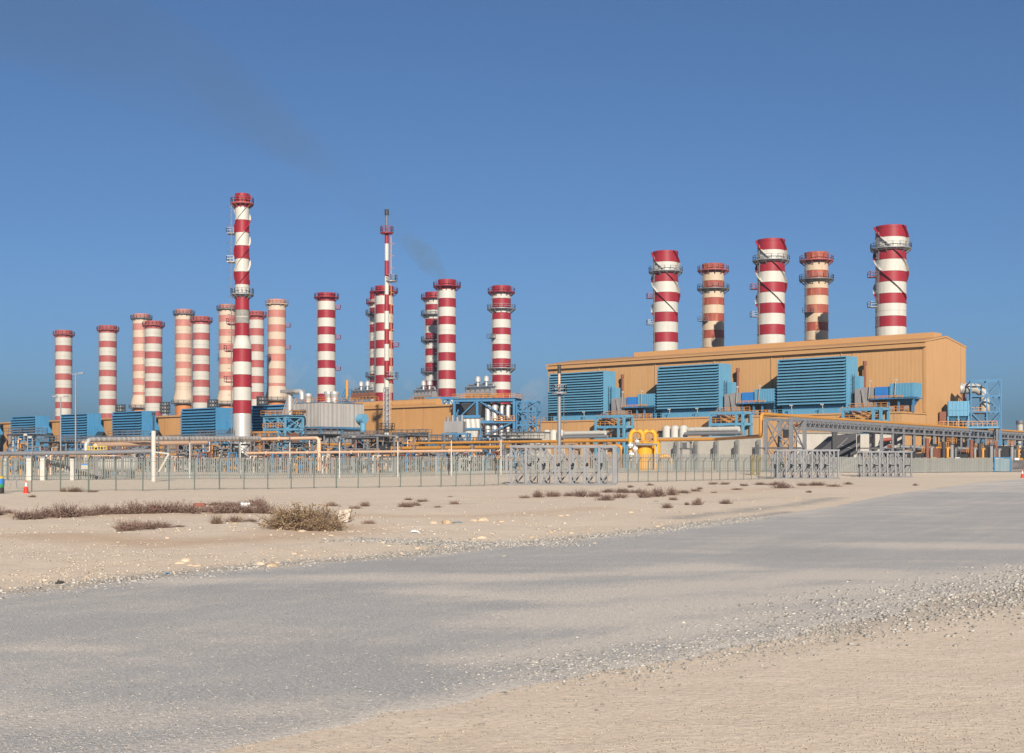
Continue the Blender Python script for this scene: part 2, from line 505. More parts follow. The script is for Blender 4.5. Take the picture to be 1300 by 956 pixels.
# ------------------------------------------------------------------ ground and road
def build_ground():
    ang = np.concatenate([np.linspace(-34, 34, 420, endpoint=False), np.linspace(34, 326, 90, endpoint=False)])
    rad = np.concatenate([[0.02], np.geomspace(3, 6000, 330)])
    A, Rr = np.meshgrid(np.radians(90 - ang), rad)
    X, Y = Rr * np.cos(A), Rr * np.sin(A)
    Z = height(X, Y)
    brown = np.maximum.reduce([
        stripe(X, Y, [(60, 680), (220, 690), (400, 678), (420, 668)], 3.0) * 1.2,
        stripe(X, Y, [(-150, 652), (100, 655), (340, 650)], 4.5),
        stripe(X, Y, [(660, 632), (800, 630), (950, 622), (1080, 616)], 7.0) * 0.6,
        stripe(X, Y, [(430, 655), (640, 655), (760, 645)], 3.0) * 0.8])
    brown = np.clip(brown * 1.3 - fbm(X * 0.25, Y * 0.25, 21) * 0.6, 0, 1)
    grit = np.maximum.reduce([
        stripe(X, Y, [(-200, 776), (0, 753), (130, 739), (250, 725), (380, 714), (500, 706), (620, 693), (760, 680), (900, 664), (1000, 650)], 0.8) * 1.1,
        stripe(X, Y, [(480, 685), (560, 690), (680, 690)], 1.0) * 0.8,
        stripe(X, Y, [(860, 658), (1000, 642), (1060, 632)], 1.6) * 0.9,
        stripe(X, Y, [(560, 640), (700, 638), (860, 640), (1000, 632)], 2.2) * 0.5,
        stripe(X, Y, [(1010, 792), (1150, 776), (1330, 752), (1500, 725)], 1.6) * .75,
        stripe(X, Y, [(620, 862), (800, 835), (1000, 800)], 0.6) * 0.8])
    grit = np.clip(grit * 1.5 - fbm(X * 0.7, Y * 0.7, 33) * 0.9, 0, 1)
    o = grid_object('ground', X, Y, Z, M['ground'], {'brown': brown, 'grit': grit}, wrap=True)
    tag(o, kind='structure')
    a, b = resample(FAR, 420), resample(NEAR, 420)
    T = np.linspace(0, 1, 70)
    X = a[:, None, 0] * (1 - T) + b[:, None, 0] * T
    Y = a[:, None, 1] * (1 - T) + b[:, None, 1] * T
    # ragged edges
    jit = (fbm(X * 1.1, Y * 1.1, 5) - 0.5) * 0.7 + (fbm(X * 3, Y * 3, 6) - 0.5) * 0.15
    width = np.linalg.norm(a - b, axis=1)[:, None]
    jit = np.clip(jit, -0.04 * width, 0.04 * width)
    e = np.minimum(T, 1 - T)[None, :]
    k = jit * (1 - np.clip(e / 0.25, 0, 1)) * np.sign(0.5 - T)[None, :]
    dirv = (a - b) / np.linalg.norm(a - b, axis=1)[:, None]
    X = X + k * dirv[:, None, 0]; Y = Y + k * dirv[:, None, 1]
    edge = 1 - np.clip(e / 0.07, 0, 1) + 0 * X
    dust = np.maximum.reduce([
        edge * np.where(T > 0.5, 1.0, 0.55)[None, :],
        stripe(X, Y, [(230, 738), (420, 733), (640, 733), (800, 727), (900, 721)], 1.3) * 1.15,
        stripe(X, Y, [(560, 752), (700, 758), (860, 745), (1000, 735), (1120, 728)], 1.5) * 1.1,
        stripe(X, Y, [(660, 790), (820, 775), (1000, 758), (1200, 735), (1320, 722)], 1.5) * 1.1,
        stripe(X, Y, [(1150, 692), (1330, 694)], 2.0) * 1.0,
        stripe(X, Y, [(600, 838), (800, 810), (1000, 780), (1180, 755)], 0.9) * 1.0,
        stripe(X, Y, [(40, 822), (140, 826)], 0.6) * 0.5,
        stripe(X, Y, [(-100, 905), (200, 912), (420, 890)], 0.8) * 0.7,
        stripe(X, Y, [(1120, 622), (1300, 612)], 12) * 0.7])
    wx = (fbm(X * .5, Y * .5, 51) - .5)
    big = fbm(X * 0.16 + 3, Y * 0.3, 41)
    dust = np.clip(dust * (0.35 + 1.15 * fbm(X * .45, Y * .9, 61)) + (big - .45) * .9 + wx * .5 + .12, 0, 1.2)
    Z = height(X, Y) + np.where(e < 1e-6, -0.012, 0.006)
    o = grid_object('road', X, Y, Z, M['road'], {'dust': dust})
    tag(o, kind='structure')
build_ground()

# frames of the two halls: x runs along the front towards the camera side, y goes back
RZ = math.atan2(-0.67, 0.742)
EX, EY = Vector((0.7422, -0.6702, 0)), Vector((0.6702, 0.7422, 0))
CR = Vector((86.6, 280, 0))      # near corner of the right hall
CL = Vector((-13.4, 317, 0))     # right corner of the left hall
def fr(C, u, v, z=0.0):          # u to the left along the front, v to the back
    return C - EX * u + EY * v + Vector((0, 0, z))

# ------------------------------------------------------------------ right turbine hall
def build_right_hall():
    t = thing('turbine_hall', 'large tan clad turbine hall with low gable roof on the right', 'industrial building', CR, RZ)
    m = MB()
    L, D, E, Rg = 104.0, 19.8, 27.2, 28.7
    fp = [(0, 0), (D, 0), (D, E), (D / 2, Rg), (0, E)]
    vs = [(0, y, z) for y, z in fp] + [(-L, y, z) for y, z in fp]
    m.add(vs, [(0, 1, 2, 3, 4), (9, 8, 7, 6, 5), (0, 4, 9, 5), (1, 6, 7, 2)])
    m.build('wall', M['tan'], t)
    m = MB()
    for (y0, z0), (y1, z1) in (((-0.5, E), (D / 2, Rg + 0.12)), ((D / 2, Rg + 0.12), (D + 0.5, E))):
        for k in range(1):
            m.add([(0.0, y0, z0), (0.0, y1, z1), (-L - 0.4, y1, z1), (-L - 0.4, y0, z0),
                   (0.0, y0, z0 + 0.35), (0.0, y1, z1 + 0.35), (-L - 0.4, y1, z1 + 0.35), (-L - 0.4, y0, z0 + 0.35)],
                  [(3, 2, 1, 0), (4, 5, 6, 7), (0, 1, 5, 4), (2, 3, 7, 6), (1, 2, 6, 5), (3, 0, 4, 7)])
    m.build('roof', M['tan2'], t)
    m = MB()
    m.span((-L, -0.75, E - 1.0), (0.05, -0.003, E - 0.25))
    m.span((-0.6, -0.12, 12.5), (-0.003, -0.003, E - 1.0))
    m.build('gutter', M['tan2'], t)
    # upper raised roof strip
    m = MB(); m.span((-L + 22, D / 2 - 2, Rg - 0.2), (-2, D / 2 + 2, Rg + 1.25))
    m.build('ridge_vent', M['tan2'], t)
    # lower annexe along the front
    m = MB(); m.span((-101, -11.4, 0), (0, -0.004, 12.0)); m.build('annexe', M['tanlow'], t)
    m = MB(); m.span((-101.2, -11.6, 12.0), (0.2, -0.004, 12.35)); m.build('annexe_roof', M['tan2'], t)
    m = MB(); m.rail([(-98.5, -11.3, 12.35), (-101, -11.3, 12.35), (-101, -1, 12.35)], 1.1, 1.2, 0.09); m.build('handrail', M['rail'], t)
    for a, b in ((-79, -63.5), (-46, -31.5), (-13.8, -1)):
        m = MB(); m.rail([(a, -11.3, 12.35), (b, -11.3, 12.35)], 1.1, 1.2, 0.09); m.build('handrail', M['rail'], t)
    # down pipes and vertical flashings
    for x in (-19.5, -37, -52.5, -69.5, -87):
        m = MB(); m.span((x - 0.12, -0.2, 12.4), (x + 0.12, -0.004, E - 1.0)); m.build('downpipe', M['tan2'], t)
    for x, z, w, h in ((-27, 7.5, 1.6, 1.9), (-60, 7.6, 1.4, 1.6), (-91, 7.4, 1.5, 1.8)):
        m = MB(); m.span((x, -11.75, z), (x + w, -11.4, z + h)); m.span((x - 0.3, -12.2, z + h), (x + w + 0.3, -11.4, z + h + 0.15)); m.build('wall_vent', M['dark'], t)
    # concrete footing band
    m = MB(); m.span((-101.5, -11.7, 0), (0.4, -11.404, 1.2)); m.build('footing', M['concrete'], t)
    return t
build_right_hall()

def build_left_hall():
    t = thing('turbine_hall', 'long low ochre turbine hall behind the left row of blue filters', 'industrial building', CL, RZ)
    L, D, E = 250.0, 14.0, 15.4
    m = MB(); m.span((-L, 0, 0), (0, D, E)); m.build('wall', M['tanfar'], t)
    m = MB(); m.span((-L - 0.4, -0.5, E), (0.4, D + 0.4, E + 0.45)); m.build('roof', M['tan2'], t)
    m = MB()
    m.path([(-39, 3, E + 1.0), (-8.5, 3, E + 1.0)], 1.15, 14); m.build('roof_duct', M['tanfar'], t)
    m = MB()
    for u in (200, 168, 137, 103, 70):
        m = MB(); m.span((-u + 20.5, -1.2, 5.12), (-u + 25, -0.004, 9.6)); m.build('side_duct', M['grey'], t)
    m = MB(); m.span((-L, -9.5, 0), (-45, -0.006, 4.9)); m.build('annexe', M['tanfar'], t)
    m = MB(); m.span((-L, -9.7, 4.9), (-44.8, -0.006, 5.1)); m.build('annexe_roof', M['tan2'], t)
    for x in (-9, -18, -27):
        m = MB(); m.span((x, -0.25, 5.5), (x + 2.0, -0.004, 6.1)); m.build('wall_louvre', M['grey'], t)
    m = MB(); m.span((-17.8, -0.12, 5), (-17.6, -0.004, E)); m.build('downpipe', M['tan2'], t)
build_left_hall()

# ------------------------------------------------------------------ blue intake filter houses
def filter_house(C, u, v, z0, z1, W, D, mat, label, group, slats=16, edge='plain'):
    t = thing('intake_filter_house', label, 'intake filter', fr(C, u, v, z0), RZ, group)   # origin: front right bottom corner
    H = z1 - z0
    m = MB()
    m.span((-W, 0.55, 1.9), (0, D, H)); m.span((-W + 0.6, 0.9, 0.0), (-0.3, D - 0.2, 1.9))
    m.span((-0.25, 0.0, 0.3), (0, 0.55, H)); m.span((-W, 0.0, H - 0.25), (-0.25, 0.55, H)); m.span((-W, 0.0, 1.9), (-W + 0.25, 0.55, H - 0.25))
    m.build('casing', mat, t)
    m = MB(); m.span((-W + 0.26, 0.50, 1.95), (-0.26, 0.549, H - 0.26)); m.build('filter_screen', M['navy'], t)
    m = MB()
    hh = (H - 2.6) / slats
    for k in range(slats):
        z = 2.2 + k * hh
        a, b = -W + 0.05, -0.3 - 0.0
        m.add([(a, -0.50, z), (b, -0.50, z), (b, 0.2, z + hh * 0.50), (a, 0.2, z + hh * 0.50),
               (a, -0.50, z + 0.25), (b, -0.50, z + 0.25), (b, 0.2, z + hh * 0.50 + 0.14), (a, 0.2, z + hh * 0.50 + 0.14)],
              [(3, 2, 1, 0), (4, 5, 6, 7), (0, 1, 5, 4), (1, 2, 6, 5), (2, 3, 7, 6), (3, 0, 4, 7)])
    m.build('louvre', mat, t)
    m = MB()
    for k in range(6): m.span((-0.02, 0.75 + k * (D - 0.9) / 5 - 0.05, 2.0), (0.06, 0.75 + k * (D - 0.9) / 5 + 0.05, H - 0.1))
    m.span((0.0, 0.6, H * 0.5), (0.05, D, H * 0.5 + 0.1))
    m.build('stiffener', mat, t)
    m = MB(); m.span((-W - 0.6, -1.5, -0.05), (0.6, 0.85, 0.1)); m.rail([(-W - 0.6, -1.45, 0.1), (0.5, -1.45, 0.1)], 1.1, 1.3, 0.08)
    m.build('walkway', mat, t)
    for k in (0.3, 0.75):
        m = MB(); m.bar((-W * k, -1.0, 0.1), (-W * k - 0.2, -1.0, 2.0), 0.12); m.box((-W * k - 0.3, -1.0, 2.05), (0.7, 0.25, 0.25))
        m.build('floodlight', M['concrete'], t)
    if edge == 'duct':
        m = MB(); m.span((0.07, D * 0.55, 2.5), (1.6, D * 0.95, 8.0)); m.span((0.07, D * 0.5, 0.0), (2.1, D, 2.4)); m.build('side_duct', mat, t)
        m = MB()
        for k in range(9): m.bar((0.6, D * 0.25, 0.3 + k * 0.9), (0.6, D * 0.45, 0.3 + k * 0.9), 0.07)
        for y in (0.25, 0.45): m.bar((0.6, D * y, 0), (0.6, D * y, 8.4), 0.09)
        m.build('ladder', M['dark'], t)
    else:
        m = MB()
        m.add([(0.07, D * 0.5, 8.8), (0.07, D, 8.8), (2.0, D, 7.2), (2.0, D * 0.5, 7.2), (0.07, D * 0.5, 5.0), (0.07, D, 5.0), (2.0, D, 6.4), (2.0, D * 0.5, 6.4)],
              [(0, 3, 2, 1), (4, 5, 6, 7), (0, 4, 7, 3), (3, 7, 6, 2), (1, 2, 6, 5), (0, 1, 5, 4)])
        m.build('duct_cone', mat, t)
    return t

gR = 'blue intake filters on the right hall'
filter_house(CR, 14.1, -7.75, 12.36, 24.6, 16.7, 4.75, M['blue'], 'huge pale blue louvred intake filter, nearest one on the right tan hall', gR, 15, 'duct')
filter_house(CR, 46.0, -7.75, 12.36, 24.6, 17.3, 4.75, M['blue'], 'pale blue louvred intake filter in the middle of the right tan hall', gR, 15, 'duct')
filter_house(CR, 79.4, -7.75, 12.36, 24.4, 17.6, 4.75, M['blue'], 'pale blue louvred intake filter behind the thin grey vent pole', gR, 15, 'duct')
gL = 'blue intake filters on the left hall'
for u, w, lab in ((183, 16, 'blue louvred intake filter at the far left end of the left hall'),
                  (151.3, 16, 'blue louvred intake filter crossed by the tall thin lamp mast'),
                  (121, 16, 'blue louvred intake filter left of the dark topped white pole'),
                  (84.5, 16.5, 'blue louvred intake filter just left of the tallest chimney'),
                  (53, 15.5, 'blue louvred intake filter mostly hidden behind the tallest chimney'),
                  (216, 16, 'blue louvred intake filter cut off by the left picture edge')):
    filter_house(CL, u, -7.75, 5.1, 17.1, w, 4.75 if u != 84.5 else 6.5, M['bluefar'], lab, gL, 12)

# ------------------------------------------------------------------ chimneys
def chimney(x, Y, ytop, wpx, bands, label, group, mats, platforms=(), strakes=False, pitch=24.0, fin_w=0.62, ladder=True, cap_rim=True,
            taper=(), collar=None, small=(), rust_base=False, lean=0):
    """bands: list of (picture y where the band begins, key)"""
    base = at(x, HZ, Y); base.z = 0
    t = thing('chimney', label, 'chimney', base, 0, group)
    Zp = lambda y: CAMZ + (HZ - y) / F * Y
    r0 = wpx * Y / F / 2
    H = Zp(ytop)
    keys = sorted(mats.keys())
    ml = [M[mats[k]] for k in keys]
    zs = [(max(0.0, Zp(y)), keys.index(k)) for y, k in bands] + [(0.0, 0)]
    def rad(z):
        r = r0
        for za, zb, f in taper:      # widen from za (up) down to zb by factor f
            if z <= zb: r = r0 * f
            elif z < za: r = r0 * (f + (1 - f) * (z - zb) / (za - zb))
        return r
    m = MB()
    prof, pm = [], []
    cuts = sorted({c for za, zb, f in taper for c in (za, zb)}, reverse=True)
    for (za, k), (zb, _) in zip(zs, zs[1:]):
        if zb >= za: continue
        seq = [za] + [c for c in cuts if zb < c < za] + [zb]
        for p, q in zip(seq, seq[1:]):
            m.lathe([(rad(q), q), (rad(p), p)], 40, (0, 0, 0), [k])
        # flange rings where the cans of the shell are bolted together
        f = rad(zb)
        if zb > 1: m.lathe([(f + 0.003, zb - 0.13), (f + 0.09, zb - 0.12), (f + 0.09, zb + 0.12), (f + 0.003, zb + 0.13)], 40, (0, 0, 0), [k] * 3)
        if za - zb > 3:
            zc = zb + (za - zb) * 0.42; f = rad(zc)
            m.lathe([(f + 0.003, zc - 0.1), (f + 0.07, zc - 0.09), (f + 0.07, zc + 0.09), (f + 0.003, zc + 0.1)], 40, (0, 0, 0), [k] * 3)
    m.build('shaft', ml, t)
    m = MB(); m.lathe([(r0 + 0.06, H - 0.5), (r0 + 0.06, H + 0.1), (r0 - 0.3, H + 0.1), (r0 - 0.3, H - 3.0)], 40, mats=[0, 0, 1]); m.lathe([(0.01, H - 2.6), (r0 - 0.3, H - 2.6)], 40, mats=[1])
    m.build('flue_rim', [M[mats['r']], M['soot']], t)
    for y, key, ext in platforms:
        z = Zp(y); r = rad(z)
        m = MB(); m.ring((0, 0, z), r + 0.02, r + ext, -0.14, 0.14, 36)
        for k in range(12):
            a = 2 * math.pi * k / 12
            m.bar((math.cos(a) * (r + 0.02), math.sin(a) * (r + 0.02), z - ext * 0.9), (math.cos(a) * (r + ext), math.sin(a) * (r + ext), z - 0.15), 0.16)
        p = m.build('platform', M[key], t)
        m = MB(); m.rail([(math.cos(2 * math.pi * k / 18) * (r + ext - 0.06), math.sin(2 * math.pi * k / 18) * (r + ext - 0.06), z + 0.14) for k in range(18)], 1.15, 9, 0.10, closed=True)
        m.build('handrail', M[key], p)
    if ladder:
        a = R(205); m = MB()
        rr = max(rad(H * 0.9), rad(4.0)) + 0.35
        c, s = math.cos(a), math.sin(a)
        for off in (-0.32, 0.32):
            m.bar((c * rr - s * off, s * rr + c * off, 2), (c * rr - s * off, s * rr + c * off, H - 1.5), 0.10)
        for k in range(int(H / 0.9)):
            z = 2 + k * 0.9
            if z < H - 1.5: m.bar((c * rr + s * 0.32, s * rr - c * 0.32, z), (c * rr - s * 0.32, s * rr + c * 0.32, z), 0.07)
        for k in range(int(H / 2.0)):
            z = 3 + k * 2.0
            if z < H - 1.5:
                q = [(c * (rr + 0.45 + 0.42 * math.cos(b)) - s * 0.42 * math.sin(b), s * (rr + 0.45 + 0.42 * math.cos(b)) + c * 0.42 * math.sin(b), z) for b in (-2.4, -1.2, 0, 1.2, 2.4)]
                for i, j in zip(q, q[1:]): m.bar(i, j, 0.06)
        m.build('ladder', M['galvd'], t)
    for y, key, a in small:
        z = Zp(y); r = rad(z); m = MB()
        m.box((0, 0, 0), (0.01, 0.01, 0.01))
        m = MB(); c, s = math.cos(R(a)), math.sin(R(a))
        P = lambda q, w, h: (c * (r + q) - s * w, s * (r + q) + c * w, z + h)
        m.bar(P(0.0, 0, 0), P(1.7, 0, 0), 2.6, 0.15)
        m.rail([P(0.1, -1.3, 0.1), P(1.7, -1.3, 0.1), P(1.7, 1.3, 0.1), P(0.1, 1.3, 0.1)], 1.15, 1.3, 0.1)
        m.build('rest_platform', M[key], t)
    if strakes:
        for k in range(3):
            m = MB(); n = 60; zt, zb = H - 0.02, H - strakes
            ptsin, ptsout = [], []
            for i in range(n + 1):
                z = zt + (zb - zt) * i / n
                a = R(120 * k + lean) + (zt - z) / pitch * 2 * math.pi
                r = rad(z)
                fin = fin_w * min(1, (n - i) / 3 + 0.2)
                ptsin.append((math.cos(a) * (r - 0.03), math.sin(a) * (r - 0.03), z)); ptsout.append((math.cos(a) * (r + fin), math.sin(a) * (r + fin), z))
            for i in range(n):
                z = ptsin[i][2]; key = 0
                for (za, kk), (zb_, _) in zip(zs, zs[1:]):
                    if zb_ <= z - 0.05 <= za: key = kk
                a0, a1, b0, b1 = Vector(ptsin[i]), Vector(ptsin[i + 1]), Vector(ptsout[i]), Vector(ptsout[i + 1])
                n_ = (a1 - a0).cross(b0 - a0).normalized() * 0.04
                m.add([a0 - n_, b0 - n_, b1 - n_, a1 - n_, a0 + n_, b0 + n_, b1 + n_, a1 + n_], [(0, 1, 2, 3), (7, 6, 5, 4), (1, 5, 6, 2), (0, 4, 5, 1), (3, 2, 6, 7)], key)
            m.build('strake', ml, t)
    if collar:
        z = Zp(collar[0]); r = rad(z); m = MB()
        m.lathe([(r + 0.85, z - 1.4), (r + 0.85, z), (r + 0.02, z + 3.6)], 40); m.build('base_skirt', M[collar[1]], t)
        m = MB(); m.ring((0, 0, z - 1.6), r, r + 1.7, -0.15, 0.15, 32); m.rail([(math.cos(2 * math.pi * k / 14) * (r + 1.6), math.sin(2 * math.pi * k / 14) * (r + 1.6), z - 1.5) for k in range(14)], 1.1, 9, 0.1, closed=True)
        m.build('base_platform', M['galvd'], t)
    return t

def alt(ytop, y0, wl, rl, first='w', n=14, cap='r', until=None, tail=None):
    out = [(ytop, cap)]
    y, k = y0, first
    for i in range(n):
        if until and y > until: break
        out.append((y, k)); y += wl if k == 'w' else rl; k = 'r' if k == 'w' else 'w'
    if tail: out += tail
    return out
zoomy = lambda oy, s, lst: [(oy + v / s, k) for v, k in lst]

OLD = {'r': 'redold', 'w': 'whiteold'}; NEW = {'r': 'red', 'w': 'white'}
FAD = {'r': 'pink', 'w': 'cream', 'o': 'orange'}; RUS = {'r': 'redrust', 'w': 'creamrust'}
gA = 'red and white chimneys of the left row'
for x, Y, yt, w, y0, wl, rl, lab in (
        (81, 552, 420.0, 20.5, 428.6, 10.0, 7.9, 'red and white banded chimney farthest left of all'),
        (137, 528, 414.0, 21.5, 422.8, 10.4, 7.9, 'red and white banded chimney second from the left, standing alone'),
        (195, 506, 408.3, 21.5, 417.5, 10.2, 8.6, 'red and white chimney overlapping a taller faded one, third bright one from left'),
        (255.5, 484.5, 402.6, 21.5, 411.8, 11.0, 8.8, 'red and white chimney just left of the tallest chimney, beside a pink one'),
        (325.5, 462.8, 395.8, 19.0, 406.0, 11.0, 9.1, 'red and white chimney partly behind the tallest chimney on its right')):
    chimney(x, Y, yt, w, alt(yt, y0, wl, rl), lab, gA, OLD, platforms=((yt + 5.2, 'redold', 1.0),), small=())
gB = 'faded pink and cream chimneys behind the left row'
for x, Y, yt, w, y0, wl, rl, ys, lab in (
        (179.5, 515 + 30, 399.3, 21.0, 411.2, 9.2, 8.1, 513, 'faded pink and cream chimney, leftmost of the faded ones'),
        (233.5, 502 + 28, 393.6, 21.0, 406.0, 9.7, 8.1, 507, 'faded pink and cream chimney, second faded one from the left'),
        (288.5, 484 + 28, 387.4, 20.5, 400.5, 9.8, 8.1, 508, 'faded pink and cream chimney partly hidden by the tallest chimney, left side'),
        (351.5, 470 + 24, 381.0, 22.5, 394.0, 9.7, 8.8, 503, 'orange stained faded chimney right of the tallest chimney')):
    b = [(yt, 'r'), (yt + 4.5, 'w'), *alt(0, y0, wl, rl, 'r', 30, until=ys - 8)[1:], (ys - 9, 'w'), (ys + 1, 'o')]
    chimney(x, Y, yt, w, b, lab, gB, FAD if x < 300 else {'r': 'pink', 'w': 'cream', 'o': 'orange'}, platforms=((yt + 5.5, 'cream' if x > 300 else 'galvd', 1.0),), collar=(ys, 'cream'), small=((yt + 34, 'redold', 0), (yt + 62, 'redold', 0)), rust_base=True)

chimney(414.5, 445, 373, 22.5, alt(373, 382.5, 11.2, 10.0), 'clean red and white chimney standing alone right of the tall mast of grey cladding', 'red and white chimneys of the centre', NEW, platforms=((378, 'red', 1.2),), small=((392, 'red', 10), (430, 'red', 10), (470, 'red', 10)))
gC = 'red and white chimneys of the centre'
chimney(480, 441, 370.5, 21, alt(370.5, 380, 11, 10), 'red and white chimney almost hidden behind the striped flare mast', gC, NEW, platforms=((385, 'red', 1.2), (399, 'galvd', 1.4), (478, 'galvd', 1.4)))
chimney(488, 425, 364, 22.5, zoomy(250, 6.37, [(728, 'r'), (800, 'w'), (872, 'r')]) + alt(0, 398.3, 11.5, 10.6, 'w')[1:], 'red and white chimney directly behind the striped flare mast', gC, NEW, platforms=((371, 'red', 1.5),), small=((440, 'red', 10),))
chimney(551, 430, 371.8, 22, zoomy(340, 5.31, [(168, 'r'), (210, 'w'), (248, 'r'), (285, 'w'), (345, 'r'), (390, 'w'), (440, 'r'), (505, 'w'), (545, 'r'), (590, 'w'), (640, 'r'), (705, 'w'), (760, 'r'), (820, 'w'), (870, 'r')]), 'shaded red and white chimney half hidden behind the smoking chimney', gC, NEW, platforms=((379, 'red', 1.4), (400, 'galvd', 1.4), (433, 'galvd', 1.4), (473, 'galvd', 1.4)))
chimney(567.5, 405, 356, 22.5, zoomy(340, 5.31, [(85, 'r'), (147, 'w'), (207, 'r'), (265, 'w'), (328, 'r'), (382, 'w'), (450, 'r'), (508, 'w'), (570, 'r'), (627, 'w'), (690, 'r'), (750, 'w'), (812, 'r'), (880, 'w'), (940, 'r')]), 'red and white chimney giving off brown smoke in the centre', gC, NEW, platforms=((364, 'red', 1.5),))
chimney(636.5, 419, 363.8, 24.0, zoomy(340, 5.31, [(127, 'r'), (170, 'w'), (207, 'r'), (280, 'w'), (303, 'r'), (348, 'w'), (405, 'r'), (450, 'w'), (515, 'r'), (560, 'w'), (612, 'r'), (682, 'w'), (722, 'r'), (768, 'w'), (820, 'r')]), 'red and white chimney with three galleries above the blue steel boiler frame', gC, NEW, platforms=((371.5, 'red', 1.3), (392.5, 'galv', 1.5), (468, 'galv', 1.5)), small=((430, 'galvd', 215),))
T = zoomy(230, 5.03, [(85, 'r'), (165, 'w'), (248, 'r'), (328, 'w'), (412, 'r'), (495, 'w'), (578, 'r'), (658, 'w'), (735, 'r'), (820, 'w'), (905, 'r')]) + zoomy(380, 3.677, [(47, 'w'), (110, 'r'), (168, 'w'), (230, 'r'), (290, 'w'), (350, 'r'), (408, 'w'), (470, 'r'), (530, 's')])
Zt = lambda y: CAMZ + (HZ - y) / F * 300
chimney(307.5, 300, 247, 17.5, T, 'tallest chimney, red and white with a bare silver foot', None, {'r': 'red', 'w': 'white', 's': 'silver'},
        platforms=((259, 'redold', 1.05), (374, 'galv', 1.05)), strakes=Zt(247) - Zt(362), pitch=-15.0, fin_w=0.36, lean=20, taper=((Zt(429), Zt(439), 1.34),), small=((297, 'galv', 180), (333, 'white', 180), (412, 'red', 180), (446, 'red', 180), (485, 'red', 180)))
gD = 'red and white chimneys behind the right hall'
RB = [215, 283, 355, 415, 487, 550, 620, 685, 755, 820, 890]
def seq(lst): return [(v, 'rw'[i % 2]) for i, v in enumerate(lst)]
chimney(845, 367.5, 320.3, 31.5, zoomy(280, 5.31, seq(RB)), 'fat red and white chimney with spiral fins, left end of the right hall', gD, NEW, platforms=((345.5, 'galv', 1.25),), strakes=17.9, lean=178, small=((378.5, 'red', 180), (412, 'galv', 180)))
chimney(979, 345, 305.3, 34.5, zoomy(280, 5.31, seq([135, 203, 283, 347, 420, 487, 560, 628, 703, 770, 845])), 'fat red and white chimney with spiral fins in the middle of the right hall', gD, NEW, platforms=((331.5, 'galv', 1.25),), strakes=17.9, lean=178, small=((367, 'red', 180), (402, 'galv', 180)))
chimney(1131, 323, 288.5, 38.0, zoomy(270, 5.31, seq([96, 170, 255, 320, 400, 470, 548, 615, 700, 770, 850])), 'fattest red and white chimney with spiral fins above the right end wall', gD, NEW, platforms=((316.5, 'galv', 1.25),), strakes=17.9, lean=178, small=((352, 'red', 180), (390, 'galv', 180)))
chimney(905.5, 386.6, 336, 27.5, zoomy(280, 5.31, seq([295, 352, 408, 462, 522, 570, 628, 680, 740, 793, 855])), 'rust stained red and cream chimney, left one of the two slimmer right hall stacks', gD, RUS, platforms=((344, 'redold', 1.4), (367.5, 'galvd', 1.5)), small=((409, 'galvd', 215),))
chimney(1036.5, 364, 321.5, 29.5, zoomy(270, 5.31, seq([275, 335, 392, 445, 512, 560, 622, 680, 740, 797, 860])), 'rust stained red and cream chimney, right one of the two slimmer right hall stacks', gD, {'r': 'redrust', 'w': 'creamrust'}, platforms=((331.5, 'redold', 1.4), (355.5, 'galvd', 1.5)), small=((398, 'galvd', 225),))

# ------------------------------------------------------------------ steel building kit
def steel_frame(t, xs, ys, zs, w, mat, brace='x', deck=None, rail_mat=None, z0=0.0, brace_mat=None, bw=None):
    """columns at the crossings of xs, ys; beams on every level of zs (list of heights); one part per column"""
    for x in xs:
        for y in ys:
            m = MB(); m.span((x - w / 2, y - w / 2, z0), (x + w / 2, y + w / 2, zs[-1])); m.build('column', mat, t)
    for z in zs:
        m = MB()
        for y in ys: m.span((xs[0] - w / 2, y - w * 0.42, z - w * 0.6), (xs[-1] + w / 2, y + w * 0.42, z + w * 0.55))
        for x in xs: m.span((x - w * 0.40, ys[0], z - w * 0.55), (x + w * 0.40, ys[-1], z + w * 0.5))
        m.build('floor_beam', mat, t)
    m = MB(); lv = [z0] + list(zs); q = bw or w * 0.5
    for i, (za, zb) in enumerate(zip(lv, lv[1:])):
        for y in (ys[0], ys[-1]):
            for j, (xa, xb) in enumerate(zip(xs, xs[1:])):
                if brace == 'x' or (brace == 'k' and (i + j) % 2 == 0): m.bar((xa, y, za), (xb, y, zb), q)
                if brace == 'x' or (brace == 'k' and (i + j) % 2 == 1): m.bar((xb, y + q * 0.6, za), (xa, y + q * 0.6, zb), q)
        for x in (xs[0], xs[-1]):
            for j, (ya, yb) in enumerate(zip(ys, ys[1:])):
                if brace in ('x', 'k'): m.bar((x, ya, za), (x, yb, zb), q)
                if brace == 'x': m.bar((x + q * 0.6, yb, za), (x + q * 0.6, ya, zb), q)
    if m.v: m.build('bracing', brace_mat or mat, t)
    for z in (deck or ()):
        m = MB(); m.span((xs[0] - 0.6, ys[0] - 0.6, z + w * 0.56), (xs[-1] + 0.6, ys[-1] + 0.6, z + w * 0.56 + 0.1)); m.build('deck', mat, t)
        m = MB(); a, b, c, d = xs[0] - 0.55, xs[-1] + 0.55, ys[0] - 0.55, ys[-1] + 0.55; zz = z + w * 0.56 + 0.1
        m.rail([(a, c, zz), (b, c, zz), (b, d, zz), (a, d, zz)], 1.1, 1.6, 0.09, closed=True); m.build('handrail', rail_mat or mat, t)

